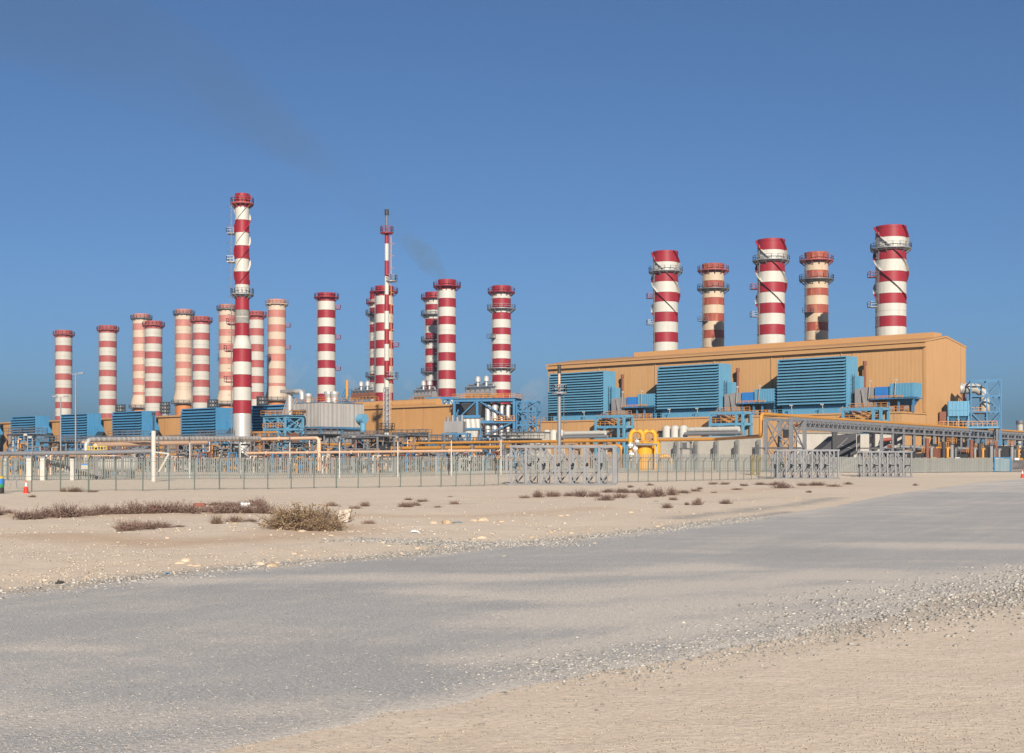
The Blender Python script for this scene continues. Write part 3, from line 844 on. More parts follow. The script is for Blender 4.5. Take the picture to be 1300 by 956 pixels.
def pipe(label, pts, r, mat, group=None, bend=0.0, cat='pipe', n=12, flange=0):
    pts = [Vector(p) for p in pts]
    o = Vector((pts[0].x, pts[0].y, 0))
    q = [p - o for p in pts]
    if bend: q = rpath(q, bend)
    m = MB(); m.path(q, r, n)
    if flange:
        for a, b in zip(q, q[1:]):
            L = (b - a).length
            for i in range(int(L / flange)):
                c = a + (b - a) * ((i + 0.5) * flange / L); d = (b - a).normalized()
                m.tube(c - d * 0.09, c + d * 0.09, r * 1.45, n)
    return tag(m.build('pipe', mat, None, o), label, cat, group)

# ------------------------------------------------------------------ things on the annexe of the right hall
def right_annexe_things():
    names = ('in front of the right end of the big tan hall', 'between the nearest and the middle blue filter', 'right of the blue filter behind the grey vent pole')
    proto = None
    for i, u in enumerate((6.0, 38.5, 71.0)):
        # equipment skid on the annexe roof
        lab = 'blue and grey equipment skid ' + names[i]
        if proto is None:
            t = thing('equipment_skid', lab, 'machinery', fr(CR, u, -5.5, 12.36), RZ, 'equipment skids on the annexe roof')
            m = MB(); m.span((-6.6, -1.6, 0.0), (-5.2, 1.8, 5.2)); m.span((-4.9, -1.6, 1.2), (-2.6, 1.8, 5.4)); m.bar((-4, -1.7, 0), (-5, -1.7, 5), 0.3); m.build('duct', M['grey'], t)
            m = MB(); m.span((-2.2, -1.2, 3.0), (1.2, 2.2, 5.4)); m.build('transformer_box', M['bluedeep'], t)
            m = MB(); m.span((1.3, -1.6, 3.1), (6.6, 2.2, 6.0))
            for k in range(8): m.span((1.5 + k * 0.66, -1.68, 3.2), (1.62 + k * 0.66, -1.6, 5.9))
            m.build('container', M['blue'] if i == 0 else M['bluedeep'], t)
            m = MB(); m.add([(2.6, -1.0, 3.0), (6.4, -1.0, 3.0), (6.4, 2, 3.0), (2.6, 2, 3.0), (3.9, 0.2, 0.8), (5.2, 0.2, 0.8), (5.2, 1, 0.8), (3.9, 1, 0.8)], [(0, 1, 5, 4), (1, 2, 6, 5), (2, 3, 7, 6), (3, 0, 4, 7), (4, 5, 6, 7)]); m.build('hopper', M['bluesteel'], t)
            for x in (-1.9, 1.0, 3.2, 6.4):
                m = MB(); m.span((x - 0.18, -1.5, 0), (x + 0.18, -1.14, 2.8)); m.build('leg', M['bluesteel'], t)
            m = MB(); m.span((-2.6, -2.3, 2.75), (6.8, 2.3, 2.95)); m.build('deck', M['bluesteel'], t)
            m = MB(); m.rail([(-2.6, -2.25, 2.95), (4.5, -2.25, 2.95)], 0.5, 1.4, 0.12); m.rail([(-6, -3.6, 0), (6.5, -3.6, 0)], 1.2, 1.0, 0.10); m.build('handrail', M['rail'], t)
            for k in range(5):
                m = MB(); m.tube((-3.6 + k * 1.9, 0.3, 0.75), (-2.1 + k * 1.9, 0.3, 0.75), 0.75, 12); m.build('drum', M['rust'] if k % 2 else M['grey'], t)
            for x in (-3.2, 2.6):
                m = MB(); m.bar((x, -2.0, 2.9), (x + 0.3, -2.0, 6.6), 0.12); m.box((x + 0.35, -2.0, 6.65), (0.4, 0.3, 0.4)); m.build('floodlight', M['concrete'], t)
            proto = t
        else:
            copy_tree(proto, fr(CR, u, -5.5, 12.36), label=lab)
        e = thing('exhaust_pipe', 'tall rusty brown exhaust pipe standing ' + ('beside the nearest blue filter', 'beside the middle blue filter', 'beside the farthest blue filter of the right hall')[i], 'pipe', fr(CR, (13.2, 45.1, 78.5)[i], -1.5, 12.36), RZ, 'rusty exhaust pipes on the right hall')
        m = MB(); m.tube((0, 0, 0), (0, 0, 10.6), 0.3, 10); m.build('riser', M['rust'], e)
        m = MB(); m.tube((0, 0, 10.6), (0, 0, 11.4), 0.42, 10); m.build('cowl', M['rust'], e)
        m = MB(); m.tube((0, 0, 0), (0, 0, 4.4), 0.45, 10); m.build('sleeve', M['dark'], e)
        # blue stair frame on the annexe front
        s = thing('stair_tower', 'pale blue steel stair frame ' + ('above the grey pipe bridge at the right end', 'beside the start of the grey pipe bridge', 'behind the yellow pipe vessels')[i], 'stair tower', fr(CR, u + 0.8, -15.2, 0), RZ, 'blue stair frames on the annexe front')
        steel_frame(s, [-4.2, 2.6, 4.2], [0, 3.4], [7.6, 10.4, 12.9], 0.5, M['blue'], brace='', z0=0)
        for k, (za, zb) in enumerate(((7.6, 10.4), (10.4, 12.9))):
            m = MB(); a, b = (-3.9, 2.3) if k == 0 else (2.0, -3.6)
            m.bar((a, 1.0 + k, za), (b, 1.0 + k, zb), 1.3, 0.3); m.bar((a, 0.4 + k, za + 1.0), (b, 0.4 + k, zb + 1.0), 0.12); m.build('stair_flight', M['rust'] if k else M['galvd'], s)
        m = MB(); m.rail([(-4.2, 0, 10.7), (4.2, 0, 10.7)], 1.0, 1.3, 0.1); m.rail([(-4.2, 2.9, 13.2), (4.2, 2.9, 13.2)], 1.0, 1.3, 0.1); m.build('handrail', M['rail'], s)
right_annexe_things()

# three white drums and a white pipe, twice
def drum_header():
    for x, Y, lab in ((857, 262, 'white drums with a long white pipe on the grey concrete wall'), (703, 300, 'white drums with a long white pipe left of the yellow vessels')):
        o = at(x, 556, Y)
        t = thing('drum_header', lab, 'tank', (o.x, o.y, 0), RZ, 'white drum headers')
        zz = 6.9 if x > 800 else 7.0
        for k in range(3):
            m = MB(); m.lathe([(0.0, zz + 2.4), (0.55, zz + 2.25), (0.85, zz + 1.9), (0.85, zz), (0.0, zz)], 14, (k * 2.0 - 2, 0, 0)); m.build('drum', M['white'], t)
        m = MB(); m.tube((3, 0.2, zz + 1.4), (14.5, 0.2, zz + 1.4), 0.5, 12); m.build('header_pipe', M['white'], t)
        m = MB(); m.tube((3, -1, zz + 0.6), (16, -1, zz + 0.6), 0.35, 12); m.build('lower_pipe', M['galv'], t)
        m = MB(); m.span((-4, -1.5, zz - 0.35), (16, 1.2, zz - 0.004)); m.build('shelf', M['concrete'], t)
        for k in range(4):
            m = MB(); m.span((-3.5 + k * 6, -0.4, 0), (-3.1 + k * 6, 0.4, zz - 0.36)); m.build('leg', M['concrete'], t)
drum_header()

def concrete_wall():
    a = at(834, 556, 257); b = at(966, 556, 241)
    t = thing('concrete_wall', 'long light grey concrete wall with pillars below the white drums', 'wall', (a.x, a.y, 0), math.atan2(b.y - a.y, b.x - a.x))
    L = (b - a).length
    m = MB(); m.span((0, 0, 0), (L, 0.5, 6.3)); m.build('wall_panel', M['concrete'], t)
    for k in range(6):
        x = 0.3 + k * (L - 0.6) / 5
        m = MB(); m.span((x - 0.3, -0.5, 0), (x + 0.3, -0.004, 6.1)); m.build('pillar', M['concretegreen'], t)
        m = MB(); m.span((x - 0.25, -1.1, 3.4), (x + 0.25, -0.504, 5.2)); m.build('bracket', M['galvd'], t)
concrete_wall()

def yellow_vessels():
    Y = 232
    t = thing('gas_filter', 'yellow gas filter vessels with two tall arched pipes', 'industrial vessel', (at(795, 590, Y).x, Y, hz(at(795, 590, Y).x, Y)), 0)
    L = lambda x, y, dy=0: Vector((at(x, y, Y).x - at(795, 590, Y).x, dy, at(x, y, Y).z - hz(at(795, 590, Y).x, Y)))
    for x, r, dy in ((818, 10.2, 0), (832.5, 7.5, 1.6)):
        R_ = r * Y / F; p = L(x, 585, dy)
        zt = L(x, 560.5).z
        m = MB(); m.lathe([(0.0, zt + 0.35), (R_ * 0.6, zt + 0.25), (R_, zt - 0.1), (R_, 0.4), (R_ * 0.9, 0.0)], 24, (p.x, p.y, 0)); m.build('vessel', M['yellow'], t)
    for x0, x1, yt, dy in ((800, 815.5, 546.8, -0.6), (817, 832.5, 546.8, 0.9)):
        a, b, c, d = L(x0, 585, dy), L(x0, yt, dy), L(x1, yt, dy), L(x1, 561, dy)
        m = MB(); m.path(rpath([a, b, c, d], 1.1), 0.40, 12); m.build('arched_pipe', M['yellow'], t)
    m = MB(); m.path(rpath([L(838, 581, -0.2), L(848, 577, -0.2), L(853, 588, -0.2)], 0.9), 0.34, 12); m.build('outlet_pipe', M['yellow'], t)
    m = MB()
    for i, (x, y) in enumerate(((797, 566), (803, 570), (798, 577), (805, 561))): m.tube(L(x, y, -1.5), L(x + 5, y, -1.5), 0.42, 10); m.tube(L(x + 2, y + 3, -1.5), L(x + 2, y - 4, -1.5), 0.3, 10)
    m.build('valve_group', M['silver'], t)
    m = MB(); m.span(L(806, 565.5, -2.2), L(833, 563.2, -1.2)); m.build('platform', M['galvd'], t)
    for x in (807, 832):
        m = MB(); m.bar(L(x, 565.6, -1.7), L(x, 588, -1.7), 0.22); m.build('leg', M['galv'], t)
    m = MB(); m.rail([L(806, 563, -2.2), L(833, 563, -2.2)], 0.9, 1.0, 0.06); m.build('handrail', M['galvd'], t)
yellow_vessels()

# ------------------------------------------------------------------ ochre pipes and their supports
PL = Vector((-17.6, 272, 0))
def pl(s, v=0.0, z=0.0): return PL + EX * s + EY * v + Vector((0, 0, z))
def long_pipes():
    E = Vector((37.0, 199.0, 0))
    pipe('upper ochre pipe running along the front of the plant up to the grey bridge', [pl(-32, 0, 5.9), pl(70, 0, 5.9), E + Vector((0, 0, 5.9)), E + Vector((0, 0, 9.2)), (37.5 + .576 * 150, 198 + .817 * 150, 9.2)], 0.27, M['gold'], 'ochre pipes', 0.8, n=12, flange=0)
    pipe('lower, thicker ochre pipe running below another one to the yellow vessels', [pl(-52, -1.2, 4.9), pl(-20, -1.2, 4.9), pl(51, -1.2, 4.9), pl(51, -1.2, 1.0)], 0.35, M['gold'], 'ochre pipes', 0.9)
    proto = None
    for i in range(13):
        s = -34 + i * 8.2
        p = pl(s, -0.6)
        lab = 'grey steel support under the ochre pipes'
        if proto is None:
            t = thing('pipe_support', lab, 'pipe support', (p.x, p.y, 0), RZ, 'supports under the ochre pipes')
            for y in (-1.6, 1.2):
                m = MB(); m.span((-0.13, y - 0.13, 0), (0.13, y + 0.13, 5.5)); m.build('leg', M['galv'], t)
            m = MB(); m.span((-0.15, -1.9, 4.2), (0.15, 1.5, 4.45)); m.span((-0.15, 0.2, 5.5), (0.15, 1.5, 5.58)); m.build('cross_beam', M['galvd'], t)
            m = MB(); m.span((-0.3, -0.9, 4.46), (0.3, -0.3, 4.5)); m.box((0, -0.6, 4.9), (0.22, 0.98, 0.98)); m.build('clamp', M['galvd'], t)
            proto = t
        else: copy_tree(proto, (p.x, p.y, 0))
long_pipes()

# ------------------------------------------------------------------ main pipe rack on the left with its pipes
def left_rack():
    t = thing('pipe_rack', 'long three level grey pipe rack crossing the left half of the plant', 'pipe rack', pl(-2, 3), RZ)
    n = 24; sp = 6.0; L = n * sp
    for k in range(n + 1):
        for y in (0, 4.5):
            m = MB(); m.span((-k * sp - 0.14, y - 0.14, 0), (-k * sp + 0.14, y + 0.14, 7.9)); m.build('column', M['galv'], t)
    for z in (2.9, 5.2, 7.6):
        m = MB()
        for y in (0, 4.5): m.span((-L, y - 0.11, z - 0.15), (0, y + 0.11, z + 0.12))
        for k in range(n * 2 + 1): m.span((-k * sp / 2 - 0.1, 0.1, z - 0.14), (-k * sp / 2 + 0.1, 4.4, z + 0.1))
        m.build('rack_beam', M['galvd'], t)
    m = MB()
    for k in range(0, n, 3):
        m.bar((-k * sp, -0.02, 0.2), (-(k + 1) * sp, -0.02, 2.9), 0.12); m.bar((-(k + 1) * sp, -0.02, 2.9), (-k * sp, -0.02, 5.2), 0.12)
    m.build('bracing', M['galv'], t)
    m = MB(); m.rail([(-L, -0.3, 7.75), (0, -0.3, 7.75)], 1.1, 1.5, 0.07); m.build('handrail', M['galvd'], t)
    spec = [(0.6, 8.0, 0.32, 'silver', -140, -30, 'silver pipe on the top level of the left pipe rack'),
            (1.7, 7.95, 0.25, 'galvd', -142, -4, 'dark grey pipe on the top level of the left pipe rack'),
            (3.2, 8.1, 0.4, 'peach', -120, -50, 'peach pipe on the top level of the left pipe rack'),
            (0.5, 5.6, 0.24, 'gold', -132, -14, 'ochre pipe on the middle level of the left pipe rack'),
            (1.6, 5.5, 0.25, 'silver', -140, -6, 'silver pipe on the middle level of the left pipe rack'),
            (2.6, 5.55, 0.3, 'bluesteel', -60, -3, 'blue pipe on the middle level of the left pipe rack'),
            (3.5, 5.5, 0.25, 'rust', -135, -30, 'rusty brown pipe on the middle level of the left pipe rack'),
            (0.5, 3.25, 0.28, 'peach', -110, -4, 'peach pipe on the lowest level of the left pipe rack'),
            (1.5, 3.2, 0.22, 'galvd', -141, -3, 'dark grey pipe on the lowest level of the left pipe rack'),
            (2.6, 3.25, 0.26, 'gold', -75, -5, 'ochre pipe on the lowest level of the left pipe rack'),
            (3.6, 3.2, 0.24, 'silver', -140, -20, 'silver pipe on the lowest level of the left pipe rack')]
    for y, z, r, mt, a, b, lab in spec:
        pipe(lab, [pl(a, 3 + y, z), pl(b, 3 + y, z)], r, M[mt], 'pipes on the left pipe rack', n=8)
    # nearer pipes
    A = Vector((-31.2, 219, 0))
    def q(s, z): return A - EX * s + Vector((0, 0, z))
    pipe('peach lagged pipe bending down beside the grey clad boiler house', [q(74, 6.0), q(0.5, 6.0), q(0.5, 0.6)], 0.27, M['peach'], 'peach pipes in front of the rack', 0.9, n=12, flange=14)
    pipe('long low peach lagged pipe running right past the flare mast', [q(20, 3.6), q(-36, 3.7)], 0.21, M['peach'], 'peach pipes in front of the rack', n=10, flange=11)
    for s, z, mt, lab in ((66, 6, 'galv', 'grey post under the far end of the peach pipe'), (44, 6, 'galv', 'grey post under the peach pipe near the tallest chimney'), (22, 6, 'galv', 'grey post under the peach pipe before its bend')):
        p = q(s, 0); o = thing('pipe_support', lab, 'pipe support', p, RZ, 'posts under the peach pipe')
        m = MB(); m.span((-0.14, -0.14, 0), (0.14, 0.14, z - 0.4)); m.build('leg', M[mt], o)
        m = MB(); m.span((-0.2, -0.7, z - 0.55), (0.2, 0.7, z - 0.38)); m.build('cross_beam', M[mt], o)
    # silver pipe at the left front
    Yp = 150
    pts = [at(-40, 576.5, Yp + 6), at(0, 576, Yp), at(118, 574.5, Yp - 2), at(194, 572.6, Yp - 4)]
    pipe('shiny silver pipe on thick white posts along the left front', pts, 0.24, M['galv'], None, n=12, flange=8)
    for x, w, lab in ((7, 0.6, 'thick white post under the silver pipe, leftmost'), (37.5, 0.55, 'thick white post under the silver pipe, second from left'), (54.5, 0.5, 'thick white post under the silver pipe, third from left'), (92, 0.4, 'thick white post under the silver pipe, fourth from left')):
        p = at(x, 578, Yp - 0.5); o = thing('pipe_post', lab, 'pipe support', (p.x, p.y, 0), 0, 'white posts under the silver pipe')
        m = MB(); m.span((-w / 2, -w / 2, 0), (w / 2, w / 2, 2.5)); m.build('post', M['white'], o)
        m = MB(); m.span((-w * 0.7, -w * 0.6, 2.5), (w * 0.7, w * 0.6, 2.66)); m.build('saddle', M['galv'], o)
    # elbow riser pipe
    Y = 175
    pipe('pale lagged pipe rising from the ground and bending right at the left', [at(109.5, 592, Y), at(109.5, 558.5, Y), at(205, 557, Y + 14), at(330, 556.5, Y + 40)], 0.33, M['dull'], None, 1.0, n=12)
    pipe('thin peach pipe below the pale bent pipe at the left', [at(121, 565.5, Y), at(220, 563, Y + 20), at(262, 562, Y + 30)], 0.28, M['peach'], None, 0, n=10)
left_rack()

# valve skids: small manifolds standing in and before the rack
def valve_skids():
    spots = [(392, 245), (414, 243), (440, 241), (462, 240), (478, 238), (520, 250), (548, 250), (350, 255), (322, 262), (285, 270), (255, 278), (222, 285), (178, 292), (150, 205), (65, 215), (28, 220), (600, 258), (622, 254), (645, 250)]
    protos = []
    for kind in range(3):
        t = thing('valve_skid', '', 'valve skid', (0, 0, 0), RZ, 'valve skids along the pipe rack')
        rnd = random.Random(kind + 40)
        ml = [['gold', 'bluesteel', 'galvd'], ['peach', 'dark', 'silver'], ['rust', 'galv', 'bluesteel']][kind]
        for j in range(5):
            m = MB(); x = -2.4 + j * 1.2; h = rnd.uniform(1.8, 4.2)
            m.path(rpath([(x, -0.8, 0), (x, -0.8, h), (x, 1.2, h), (x, 1.2, h * 0.4)], 0.3), 0.17, 8)
            m.build('riser', M[ml[j % 3]], t)
            m = MB(); zc = rnd.uniform(1.0, h * 0.8); m.box((x, -0.8, zc), (0.62, 0.62, 0.5)); m.tube((x, -0.8, zc), (x, -1.5, zc), 0.09, 6); m.tube((x, -1.5, zc), (x, -1.58, zc), 0.34, 12)
            m.build('valve', M[['dark', 'bluesteel', 'grey'][(j + kind) % 3] if not (j == 3 and kind == 1) else 'redrust'], t)
        m = MB(); m.tube((-3, 0.2, 0.9), (3, 0.2, 0.9), 0.28, 10); m.tube((-3, 0.4, 2.6), (3, 0.4, 2.6), 0.2, 10); m.build('header', M[ml[0]], t)
        for x in (-2.9, 2.9):
            m = MB(); m.span((x - 0.1, -0.1, 0), (x + 0.1, 0.1, 3.2)); m.build('leg', M['galvd'], t)
        m = MB(); m.box((0, 1.9, 1.6), (3.4, 0.8, 2.4)); m.build('cabinet', M[['grey', 'concrete', 'dull'][kind]], t)
        protos.append(t)
    names = ['yellowish', 'peach and silver', 'brown and blue']
    used = set()
    for i, (x, Y) in enumerate(sorted(spots)):
        k = i % 3
        p = at(x, 590, Y)
        where = 'left of the dark topped white pole' if x < 195 else 'between the white pole and the tallest chimney' if x < 300 else 'between the tallest chimney and the peach pipe bend' if x < 405 else 'between the peach pipe bend and the flare mast' if x < 491 else 'between the flare mast and the blue boiler frame' if x < 575 else 'below the blue boiler frame'
        n = sum(1 for w, kk in used if w == where)
        used.add((where, i))
        lab = ['first', 'second', 'third', 'fourth', 'fifth'][n] + ' valve skid from the left ' + where
        if k not in [z for z in range(3) if protos[z].get('label')]:
            protos[k].location = (p.x, p.y, 0); protos[k]['label'] = lab
        else: copy_tree(protos[k], (p.x, p.y, 0), label=lab)
valve_skids()

# process modules: open grey steel frames crowded with vessels and pipes
def process_modules():
    spots = [(20, 262, 0), (62, 258, 1), (118, 300, 2), (152, 285, 0), (182, 300, 1), (226, 292, 2), (262, 284, 0), (286, 290, 1), (335, 276, 2), (372, 268, 1), (398, 262, 0), (452, 258, 2), (476, 262, 1), (512, 276, 0), (542, 288, 2), (590, 276, 1), (628, 272, 0), (655, 268, 2)]
    protos = {}
    for k in range(3):
        rnd = random.Random(70 + k)
        t = thing('process_module', '', 'process plant', (0, 0, 0), RZ, 'crowded steel process modules behind the fences')
        hs = [[2.6, 5.0, 7.4], [3.0, 5.8], [2.4, 4.6, 6.6]][k]
        steel_frame(t, [-3.2, 0, 3.2], [0, 4.0], hs, 0.2, M['galv' if k != 1 else 'galvd'], 'k', deck=hs[-1:], rail_mat=M['galvd'])
        for j in range(7):
            m = MB(); x = rnd.uniform(-2.8, 2.8); y = rnd.uniform(-.4, 3.2); z = rnd.uniform(.3, hs[-1] - 1.6)
            mt = rnd.choice(['grey', 'galvd', 'dark', 'silver', 'rust', 'concrete', 'dull', 'dark'])
            if j % 3 == 0: m.tube((x, y, z), (x, y, z + rnd.uniform(1.2, 2.6)), rnd.uniform(.35, .7), 12); m.build('vertical_vessel', M[mt], t)
            elif j % 3 == 1: m.tube((x - 1.2, y, z + .5), (x + 1.2, y, z + .5), rnd.uniform(.35, .65), 12); m.build('exchanger', M[mt], t)
            else: m.box((x, y, z + .7), (rnd.uniform(.8, 1.8), .8, rnd.uniform(.8, 1.6))); m.build('cabinet', M[mt], t)
        for j in range(9):
            m = MB(); x = rnd.uniform(-3, 3); z = rnd.uniform(.6, hs[-1]); z2 = rnd.uniform(.4, hs[-1]); y = rnd.uniform(-.5, .6)
            m.path(rpath([(x - rnd.uniform(.5, 3), y, z), (x, y, z), (x, y, z2), (x + rnd.uniform(.5, 2.5), y, z2)], .25), rnd.uniform(.07, .16), 7)
            m.build('pipework', M[rnd.choice(['galv', 'silver', 'rust', 'dark', 'gold', 'peach', 'bluesteel', 'galvd'])], t)
        m = MB()
        for j in range(2): m.bar((-3.1, -.25 + j * .6, hs[0] + .2), (3.1, -.25 + j * .6, hs[1] + .1), .1)
        for j in range(11): m.bar((-3.1 + j * .62, -.3, hs[0] + .2 + j * (hs[1] - hs[0]) / 10), (-3.1 + j * .62, .4, hs[0] + .2 + j * (hs[1] - hs[0]) / 10), .14)
        m.build('stair_flight', M['galvd'], t)
        protos[k] = t
    cnt = {}
    for x, Y, k in spots:
        where = 'left of the dark topped white pole' if x < 195 else 'between the white pole and the tallest chimney' if x < 300 else 'between the tallest chimney and the peach pipe bend' if x < 405 else 'between the peach pipe bend and the flare mast' if x < 491 else 'right of the flare mast'
        cnt[where] = cnt.get(where, 0) + 1
        lab = ['first', 'second', 'third', 'fourth', 'fifth'][cnt[where] - 1] + ' crowded process module from the left ' + where
        p = at(x, 590, Y); p.z = 0
        if not protos[k].get('label'): protos[k].location = p; protos[k]['label'] = lab
        else: copy_tree(protos[k], p, label=lab)
process_modules()

# ------------------------------------------------------------------ boiler house, blue platform, boiler frame, drums
def boiler_house():
    t = thing('boiler_house', 'grey ribbed metal clad boiler house with a blue edge beam', 'industrial building', at(407, 590, 306) * Vector((1, 1, 0)) if False else Vector((at(407, 590, 306).x, 306, 0)), RZ)
    m = MB(); m.span((-10.6, 0, 10.2), (0, 13.2, 15.6)); m.build('wall', M['dull'], t)
    m = MB(); m.span((-10.9, -0.3, 9.7), (0.35, 13.4, 10.15)); m.build('edge_beam', M['bluesteel'], t)
    m = MB(); m.span((-10.0, 0.4, 6.6), (-0.5, 12.6, 9.69)); m.build('lower_wall', M['grey'], t)
    for x in (-10.2, -5.2, -0.3):
        for y in (0.2, 6.5, 12.8):
            m = MB(); m.span((x - 0.3, y - 0.3, 0), (x + 0.3, y + 0.3, 9.69)); m.build('column', M['bluesteel'], t)
    m = MB(); m.span((-10.4, 0.2, 15.6), (-0.2, 13.0, 15.85)); m.build('roof', M['galvd'], t)
    m = MB(); m.rail([(-10.4, 0.3, 15.85), (-0.3, 0.3, 15.85), (-0.3, 12.9, 15.85)], 1.1, 1.4, 0.09); m.build('handrail', M['rail'], t)
    for x, y, r, h in ((-9.2, 4, 0.7, 2.3), (-4.3, 6, 0.85, 2.7), (-2.2, 6, 0.85, 2.6)):
        m = MB(); m.lathe([(0.01, 15.85 + h), (r * 1.25, 15.85 + h), (r * 1.25, 15.85 + h - 0.5), (r, 15.85 + h * 0.5), (r, 15.85)], 16, (x, y, 0)); m.build('roof_vent', M['silver'], t)
    m = MB(); m.tube((-0.8, 8.6, 15.85), (-0.8, 8.6, 21.2), 0.34, 10); m.build('vent_pipe', M['gold'], t)
    m = MB(); m.span((-2.4, 8, 15.85), (0, 12, 18.3)); m2 = None
    m = MB()
    for a in range(4): m.bar((-2.4 + a * 0.8, 7.8, 15.85), (-2.4 + a * 0.8, 9.4, 19.2), 0.16); m.bar((-2.4, 8 + a * 0.5, 16.5 + a * 0.8), (0.2, 8 + a * 0.5, 16.5 + a * 0.8), 0.16)
    m.build('pipe_frame', M['bluesteel'], t)
    m = MB(); m.tube((0.2, 11.5, 12.2), (2.3, 11.5, 12.2), 1.1, 14); m.path(rpath([(1.6, 11.5, 12.2), (1.6, 11.5, 9)], 0.4), 0.7, 12); m.build('fan_duct', M['blue'], t)
    # low roofed shelter in front, right
    s = thing('pump_shelter', 'low open shelter with a flat grey roof below the boiler house', 'shelter', (at(440, 590, 262).x, 262, 0), RZ)
    m = MB(); m.span((-8, 0, 7.0), (9, 5, 7.35)); m.build('roof', M['galv'], s)
    for x in (-7.6, -2, 3.4, 8.6):
        for y in (0.3, 4.7):
            m = MB(); m.span((x - 0.15, y - 0.15, 0), (x + 0.15, y + 0.15, 6.99)); m.build('column', M['galv'], s)
    for x in (-5, -1, 3, 6.5):
        m = MB(); m.tube((x - 1.2, 2.5, 4.4), (x + 1.2, 2.5, 4.4), 0.9, 12); m.build('pump', M['dark' if x > 0 else 'bluesteel'], s)
    m = MB(); m.span((-8, 0.5, 3.3), (9, 4.6, 3.5)); m.rail([(-8, 0.4, 3.5), (9, 0.4, 3.5)], 1.0, 1.2, 0.1); m.build('deck', M['rail'], s)
boiler_house()

def blue_platform():
    o = Vector((at(362, 590, 298).x, 298, 0))
    t = thing('blue_platform', 'blue braced steel platform with orange railings left of the boiler house', 'steel platform', o, RZ)
    steel_frame(t, [-7.5, -2.5, 0], [0, 5], [6.2, 9.4, 11.6 + 0.6], 0.42, M['blue'], 'x', deck=[11.6 + 0.6], rail_mat=M['rail'])
    m = MB(); m.rail([(-7.5, -0.4, 9.7), (0, -0.4, 9.7)], 1.1, 0.9, 0.12); m.rail([(-7.5, 3, 6.5), (0, 3, 6.5)], 2.2, 0.8, 0.14); m.build('lower_railing', M['rail'], t)
    m = MB(); m.tube((-4, 2.5, 7.5), (0.4, 2.5, 7.5), 1.2, 14); m.span((-7, 3.5, 6.6), (-3, 4.8, 9.0)); m.build('blower', M['rust'], t)
    m = MB(); m.path(rpath([(-1.5, 2.5, 12.6), (-1.5, 2.5, 17.8), (2.8, 2.5, 17.8), (2.8, 2.5, 16.0)], 1.0), 0.6, 12); m.build('riser_duct', M['silver'], t)
    m = MB()
    for k in range(6): m.bar((-3.2 + k * 0.4, 1.6, 12.7), (-2.6 + k * 0.5, 3.4, 18.2 - k * 0.5), 0.18)
    m.span((-3.6, 1.4, 17.6), (1.2, 4.6, 18.3)); m.build('head_frame', M['grey'], t)
    # ochre timber-coloured scaffold left of it
    s = thing('scaffold', 'ochre scaffold tower behind the tallest chimney foot', 'scaffold', (at(330, 590, 300).x, 300, 0), RZ)
    steel_frame(s, [-3.2, 0, 3.2], [0, 2.6], [4, 6.5, 8.8], 0.26, M['rail'], 'x', deck=[6.5])
blue_platform()

def steam_drum(x, Y, zb, w, lab, legs=True):
    t = thing('steam_drum', lab, 'boiler drum', (at(x, 590, Y).x, Y, 0), RZ, 'steam drums above the boilers')
    m = MB(); m.path([(-w, 0, zb + 1.5), (-w * 0.93, 0, zb + 1.5), (w * 0.93, 0, zb + 1.5), (w, 0, zb + 1.5)], 1.05, 16); m.build('drum', M['rust'] if x < 540 else M['grey'], t)
    m = MB(); m.span((-w - 0.6, -1.8, zb - 0.5), (w + 0.6, 1.8, zb - 0.1)); m.build('deck', M['bluesteel'], t)
    m = MB(); m.rail([(-w - 0.5, -1.75, zb - 0.1), (w + 0.5, -1.75, zb - 0.1), (w + 0.5, 1.75, zb - 0.1)], 1.2, 1.2, 0.1); m.build('handrail', M['rail'], t)
    m = MB(); m.span((-w, -1.0, zb + 2.7), (w, 1.0, zb + 3.0))
    for k in range(6): m.span((-w + 0.1 + k * (2 * w - 0.5) / 5, -1.0, zb), (-w + 0.35 + k * (2 * w - 0.5) / 5, -0.75, zb + 2.7))
    m.build('canopy', M['galvd'], t)
    for k in (-0.2, 0.45):
        m = MB(); m.lathe([(0.01, zb + 5.6), (0.5, zb + 5.45), (0.75, zb + 5.0), (0.75, zb + 4.2), (0.3, zb + 4.0), (0.3, zb + 3.0)], 14, (w * k, 0, 0)); m.build('silencer', M['silver'], t)
    m = MB(); m.path(rpath([(-w - 0.2, 0.5, zb), (-w - 0.2, 0.5, zb + 3.6), (w * 0.9, 0.5, zb + 3.6), (w * 0.9, 0.5, zb + 2)], 0.6), 0.28, 10); m.build('steam_pipe', M['galv'], t)
    for xx in (-w, w):
        for yy in (-1.5, 1.5):
            m = MB(); m.span((xx - 0.2, yy - 0.2, 0), (xx + 0.2, yy + 0.2, zb - 0.51)); m.build('leg', M['bluesteel'], t)
steam_drum(461, 372, 19.0, 4.0, 'brown steam drum with two silver vents left of the flare mast')
steam_drum(540, 362, 18.6, 3.6, 'brown steam drum with two silver vents left of the smoking chimney')
steam_drum(610, 322, 17.2, 4.3, 'grey steam drum with two silver vents on the blue boiler frame')

